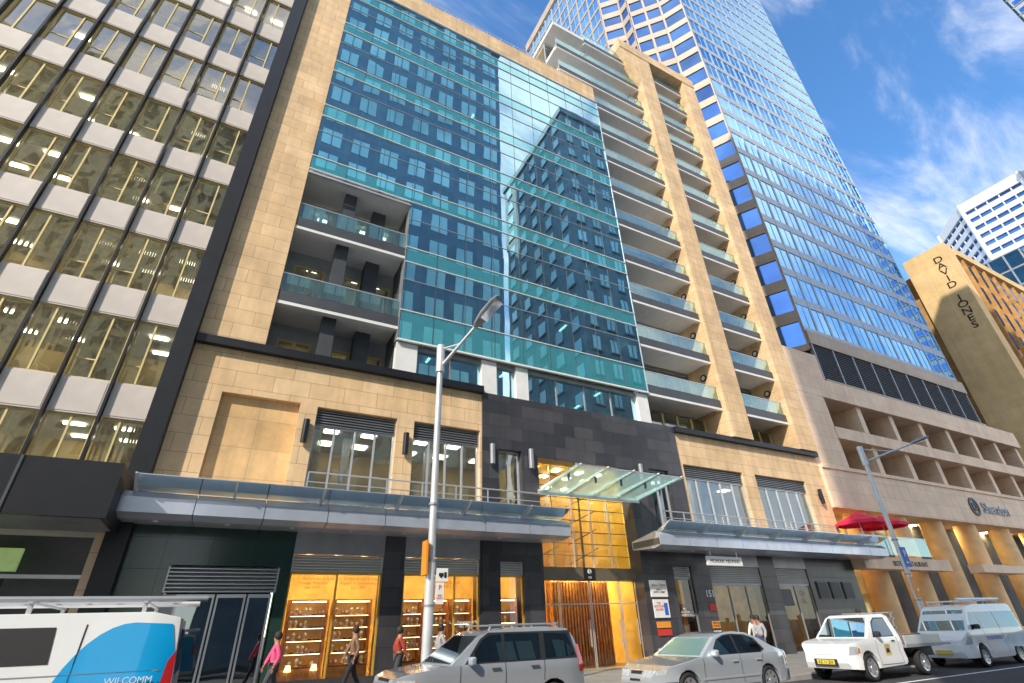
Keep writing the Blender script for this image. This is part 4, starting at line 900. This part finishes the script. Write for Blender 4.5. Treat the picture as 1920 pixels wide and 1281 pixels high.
# ---------------------------------------------------------------- people
def cl(n,c): return M("cloth_"+n,c,.85,var=.15,vs=8)
hairm=M("dark_hair",(.03,.02,.015),.7); shoem=M("shoe_leather",(.02,.018,.016),.5)
def skinmesh(name,verts,edges,mat,parent,sub=2):
    me=bpy.data.meshes.new(name); me.from_pydata([v[:3] for v in verts],edges,[]); me.materials.append(mat)
    o=put(me,name,parent); 
    md=o.modifiers.new("s","SKIN"); md.use_smooth_shade=True
    for i,v in enumerate(verts): me.skin_vertices[0].data[i].radius=(v[3],v[4] if len(v)>4 else v[3])
    me.skin_vertices[0].data[0].use_root=True
    s=o.modifiers.new("u","SUBSURF"); s.levels=sub; s.render_levels=sub
    return o
def person(x,y,ang,label,topm,legm,stride=.28,h=1.72):
    o=top("person",label,"person",(x,y,.13),"pedestrians on the footpath"); k=h/1.72; ca,sa=math.cos(ang),math.sin(ang)
    def P(a,f,z,r,r2=None):
        q=(x+(ca*f-sa*a)*k,y+(sa*f+ca*a)*k,.13+z*k,r*k); return q+((r2 or r)*k,)
    s=stride
    B0=[P(0,0,.96,.11,.13),P(0,0,1.15,.10,.12),P(0,0,1.36,.11,.15),P(0,.01,1.49,.055),P(0,.03,1.57,.07),P(0,.035,1.66,.078),
        P(.19,0,1.42,.045),P(.24,-s*.3,1.16,.036),P(.23,-s*.25+.08,.92,.026),P(.22,-s*.25+.12,.85,.03),
        P(-.19,0,1.42,.045),P(-.24,s*.4,1.16,.036),P(-.23,s*.4+.1,.94,.026),P(-.22,s*.4+.15,.87,.03),
        P(.09,0,.90,.08),P(.1,s*.55,.50,.055),P(.1,s,.10,.036),P(.1,s+.13,.05,.032),
        P(-.09,0,.90,.08),P(-.1,-s*.3,.50,.055),P(-.1,-s,.14,.036),P(-.1,-s+.11,.05,.032),P(0,.12,1.62,.014)]
    Ed=[(0,1),(1,2),(2,3),(3,4),(4,5),(2,6),(6,7),(7,8),(8,9),(2,10),(10,11),(11,12),(12,13),(0,14),(14,15),(15,16),(16,17),(0,18),(18,19),(19,20),(20,21),(4,22)]
    skinmesh("body",B0,Ed,skin,o)
    def sub(ids,grow,name,m):
        mp={j:i for i,j in enumerate(ids)}; vs=[B0[j][:3]+(B0[j][3]+grow,B0[j][4]+grow) for j in ids]; es=[(mp[a],mp[c]) for a,c in Ed if a in mp and c in mp]; skinmesh(name,vs,es,m,o)
    sub([0,1,2,6,7,8,10,11,12],.024,"jacket",topm); sub([0,14,15,16,18,19,20],.022,"trousers",legm)
    b=B(); hx,hy,hz=B0[5][:3]; hx-=ca*.03*k; hy-=sa*.03*k
    prof=[(0.001,.125),(.055,.115),(.095,.075),(.112,.02),(.11,-.06),(.08,-.10)]; b.lathe((hx,hy,hz+.01),[(r*k,z*k) for r,z in prof],hairm,'z',14); b.obj("hair",o,smooth=True)
    for j in (17,21):
        p=B0[j]; b=B(); b.cyl((p[0]-ca*.14,p[1]-sa*.14,p[2]),(p[0]+ca*.08,p[1]+sa*.08,p[2]-.01),.048,.038,shoem,8); b.obj("shoe",o)
    for j,sd in ((9,1),(13,-1)):
        p=Vector(B0[j][:3]); b=B()
        for fi in range(5):
            off=Vector((ca,sa,0))*(.028-.014*fi); e=p+off+Vector((0,0,-.10+.012*abs(fi-2))) if fi else p+Vector((ca,sa,0))*.055+Vector((0,0,-.03)); b.cyl(tuple(p+off*.8),tuple(e),.010,.007,skin,6)
        b.obj("hand",o)
    return o
pink=cl("pink",(.80,.10,.25)); redc=cl("red",(.35,.05,.035)); blk=cl("black",(.02,.02,.025)); nav=cl("navy",(.04,.06,.14)); gry=cl("grey",(.38,.38,.4)); org=cl("orange",(.75,.2,.03)); whc=cl("white",(.7,.7,.68)); dk=cl("charcoal",(.06,.06,.07)); brn=cl("brown",(.22,.13,.08))
person(1.75,17.2,math.pi,"person in a bright pink top walking past the shop",pink,dk,.3,1.62)
person(4.1,18.3,math.pi,"person in a brown coat walking past the window",brn,blk,.3)
person(5.6,18.6,0,"person in a dark red top walking along the footpath",redc,dk,.28,1.66)
person(7.1,18.8,0,"person in a grey top walking by the jewellery shop",gry,blk,.2,1.7)
person(21.2,17.2,math.pi,"person in a grey top walking on the footpath",gry,nav,.2,1.68)
person(21.9,18.0,math.pi,"person in a pale top walking with arms at sides",whc,blk,.25,1.72)
person(26.6,16.5,math.pi,"person in an orange top walking on the footpath",org,nav,.3,1.66)
person(27.6,16.5,math.pi*.9,"man in a black suit walking along the footpath",blk,blk,.3,1.82)
person(29.6,16.9,0,"person in a red jacket walking by the wall",redc,blk,.25,1.7)
person(33.5,16.2,0,"person in a dark coat walking near the hotel",nav,blk,.25,1.7)
person(37.2,16.5,math.pi,"person in a white shirt by the hotel columns",whc,nav,.25,1.75)
# ---------------------------------------------------------------- world, sun, camera
w=bpy.data.worlds.new("World"); sc.world=w; w.use_nodes=True; nt=w.node_tree; L=nt.links; bg=nt.nodes["Background"]
SD=Vector((-.68,-.43,.59)).normalized()
sky=N(nt,"ShaderNodeTexSky",sky_type='NISHITA'); sky.sun_disc=False; sky.sun_elevation=math.asin(SD.z); sky.sun_rotation=math.atan2(SD.x,SD.y); sky.air_density=1.0; sky.dust_density=.3; sky.ozone_density=2.8
hs=N(nt,"ShaderNodeHueSaturation"); hs.inputs["Saturation"].default_value=1.2; hs.inputs["Value"].default_value=2.15; L.new(sky.outputs[0],hs.inputs["Color"])
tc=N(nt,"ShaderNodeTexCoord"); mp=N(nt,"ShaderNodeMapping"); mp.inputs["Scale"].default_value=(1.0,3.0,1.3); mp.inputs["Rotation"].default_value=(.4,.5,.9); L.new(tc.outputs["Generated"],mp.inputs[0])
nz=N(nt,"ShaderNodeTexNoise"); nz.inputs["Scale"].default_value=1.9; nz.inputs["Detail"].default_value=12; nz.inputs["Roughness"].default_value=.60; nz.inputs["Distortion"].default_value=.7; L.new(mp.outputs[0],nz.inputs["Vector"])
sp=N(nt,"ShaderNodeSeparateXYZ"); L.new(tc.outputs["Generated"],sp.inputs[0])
my=N(nt,"ShaderNodeMath",operation='MULTIPLY_ADD'); my.inputs[1].default_value=-.13; my.inputs[2].default_value=0.03; L.new(sp.outputs[1],my.inputs[0])  # denser cloud added behind the camera, out of view, as fill light
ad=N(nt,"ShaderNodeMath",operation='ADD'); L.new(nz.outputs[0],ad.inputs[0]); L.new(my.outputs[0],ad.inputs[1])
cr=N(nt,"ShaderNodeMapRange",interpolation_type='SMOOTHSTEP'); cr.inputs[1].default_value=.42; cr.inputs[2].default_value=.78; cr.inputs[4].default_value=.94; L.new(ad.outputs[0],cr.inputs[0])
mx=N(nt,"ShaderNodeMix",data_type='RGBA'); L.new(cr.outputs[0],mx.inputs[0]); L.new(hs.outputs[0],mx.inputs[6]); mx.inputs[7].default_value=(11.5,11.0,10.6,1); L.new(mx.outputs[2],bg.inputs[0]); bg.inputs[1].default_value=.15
sl=bpy.data.lights.new("sun","SUN"); sl.energy=5; sl.angle=math.radians(.6); sl.color=(1,.91,.76); so=bpy.data.objects.new("sun",sl); COL.objects.link(so); so.rotation_euler=SD.to_track_quat('Z','Y').to_euler()
cam=bpy.data.cameras.new("camera"); cam.sensor_width=36; cam.lens=36*937/1920; cam.clip_end=5000; co=bpy.data.objects.new("camera",cam); COL.objects.link(co); sc.camera=co
Ur=Vector((-.0292,-.8672,.4970));Xr=Vector((.8848,.2090,.4166));Yr=Vector((-.4652,.4519,.7612))
right=Vector((Xr.x,Yr.x,Ur.x)).normalized(); fwd=Vector((Xr.z,Yr.z,Ur.z)).normalized()
back=-fwd; up=back.cross(right).normalized(); right=up.cross(back)
m=Matrix((right,up,back)).transposed().to_4x4(); m.translation=(0,0,1.7); co.matrix_world=m
sc.view_settings.view_transform='Standard'; sc.view_settings.look='None'; sc.view_settings.exposure=0
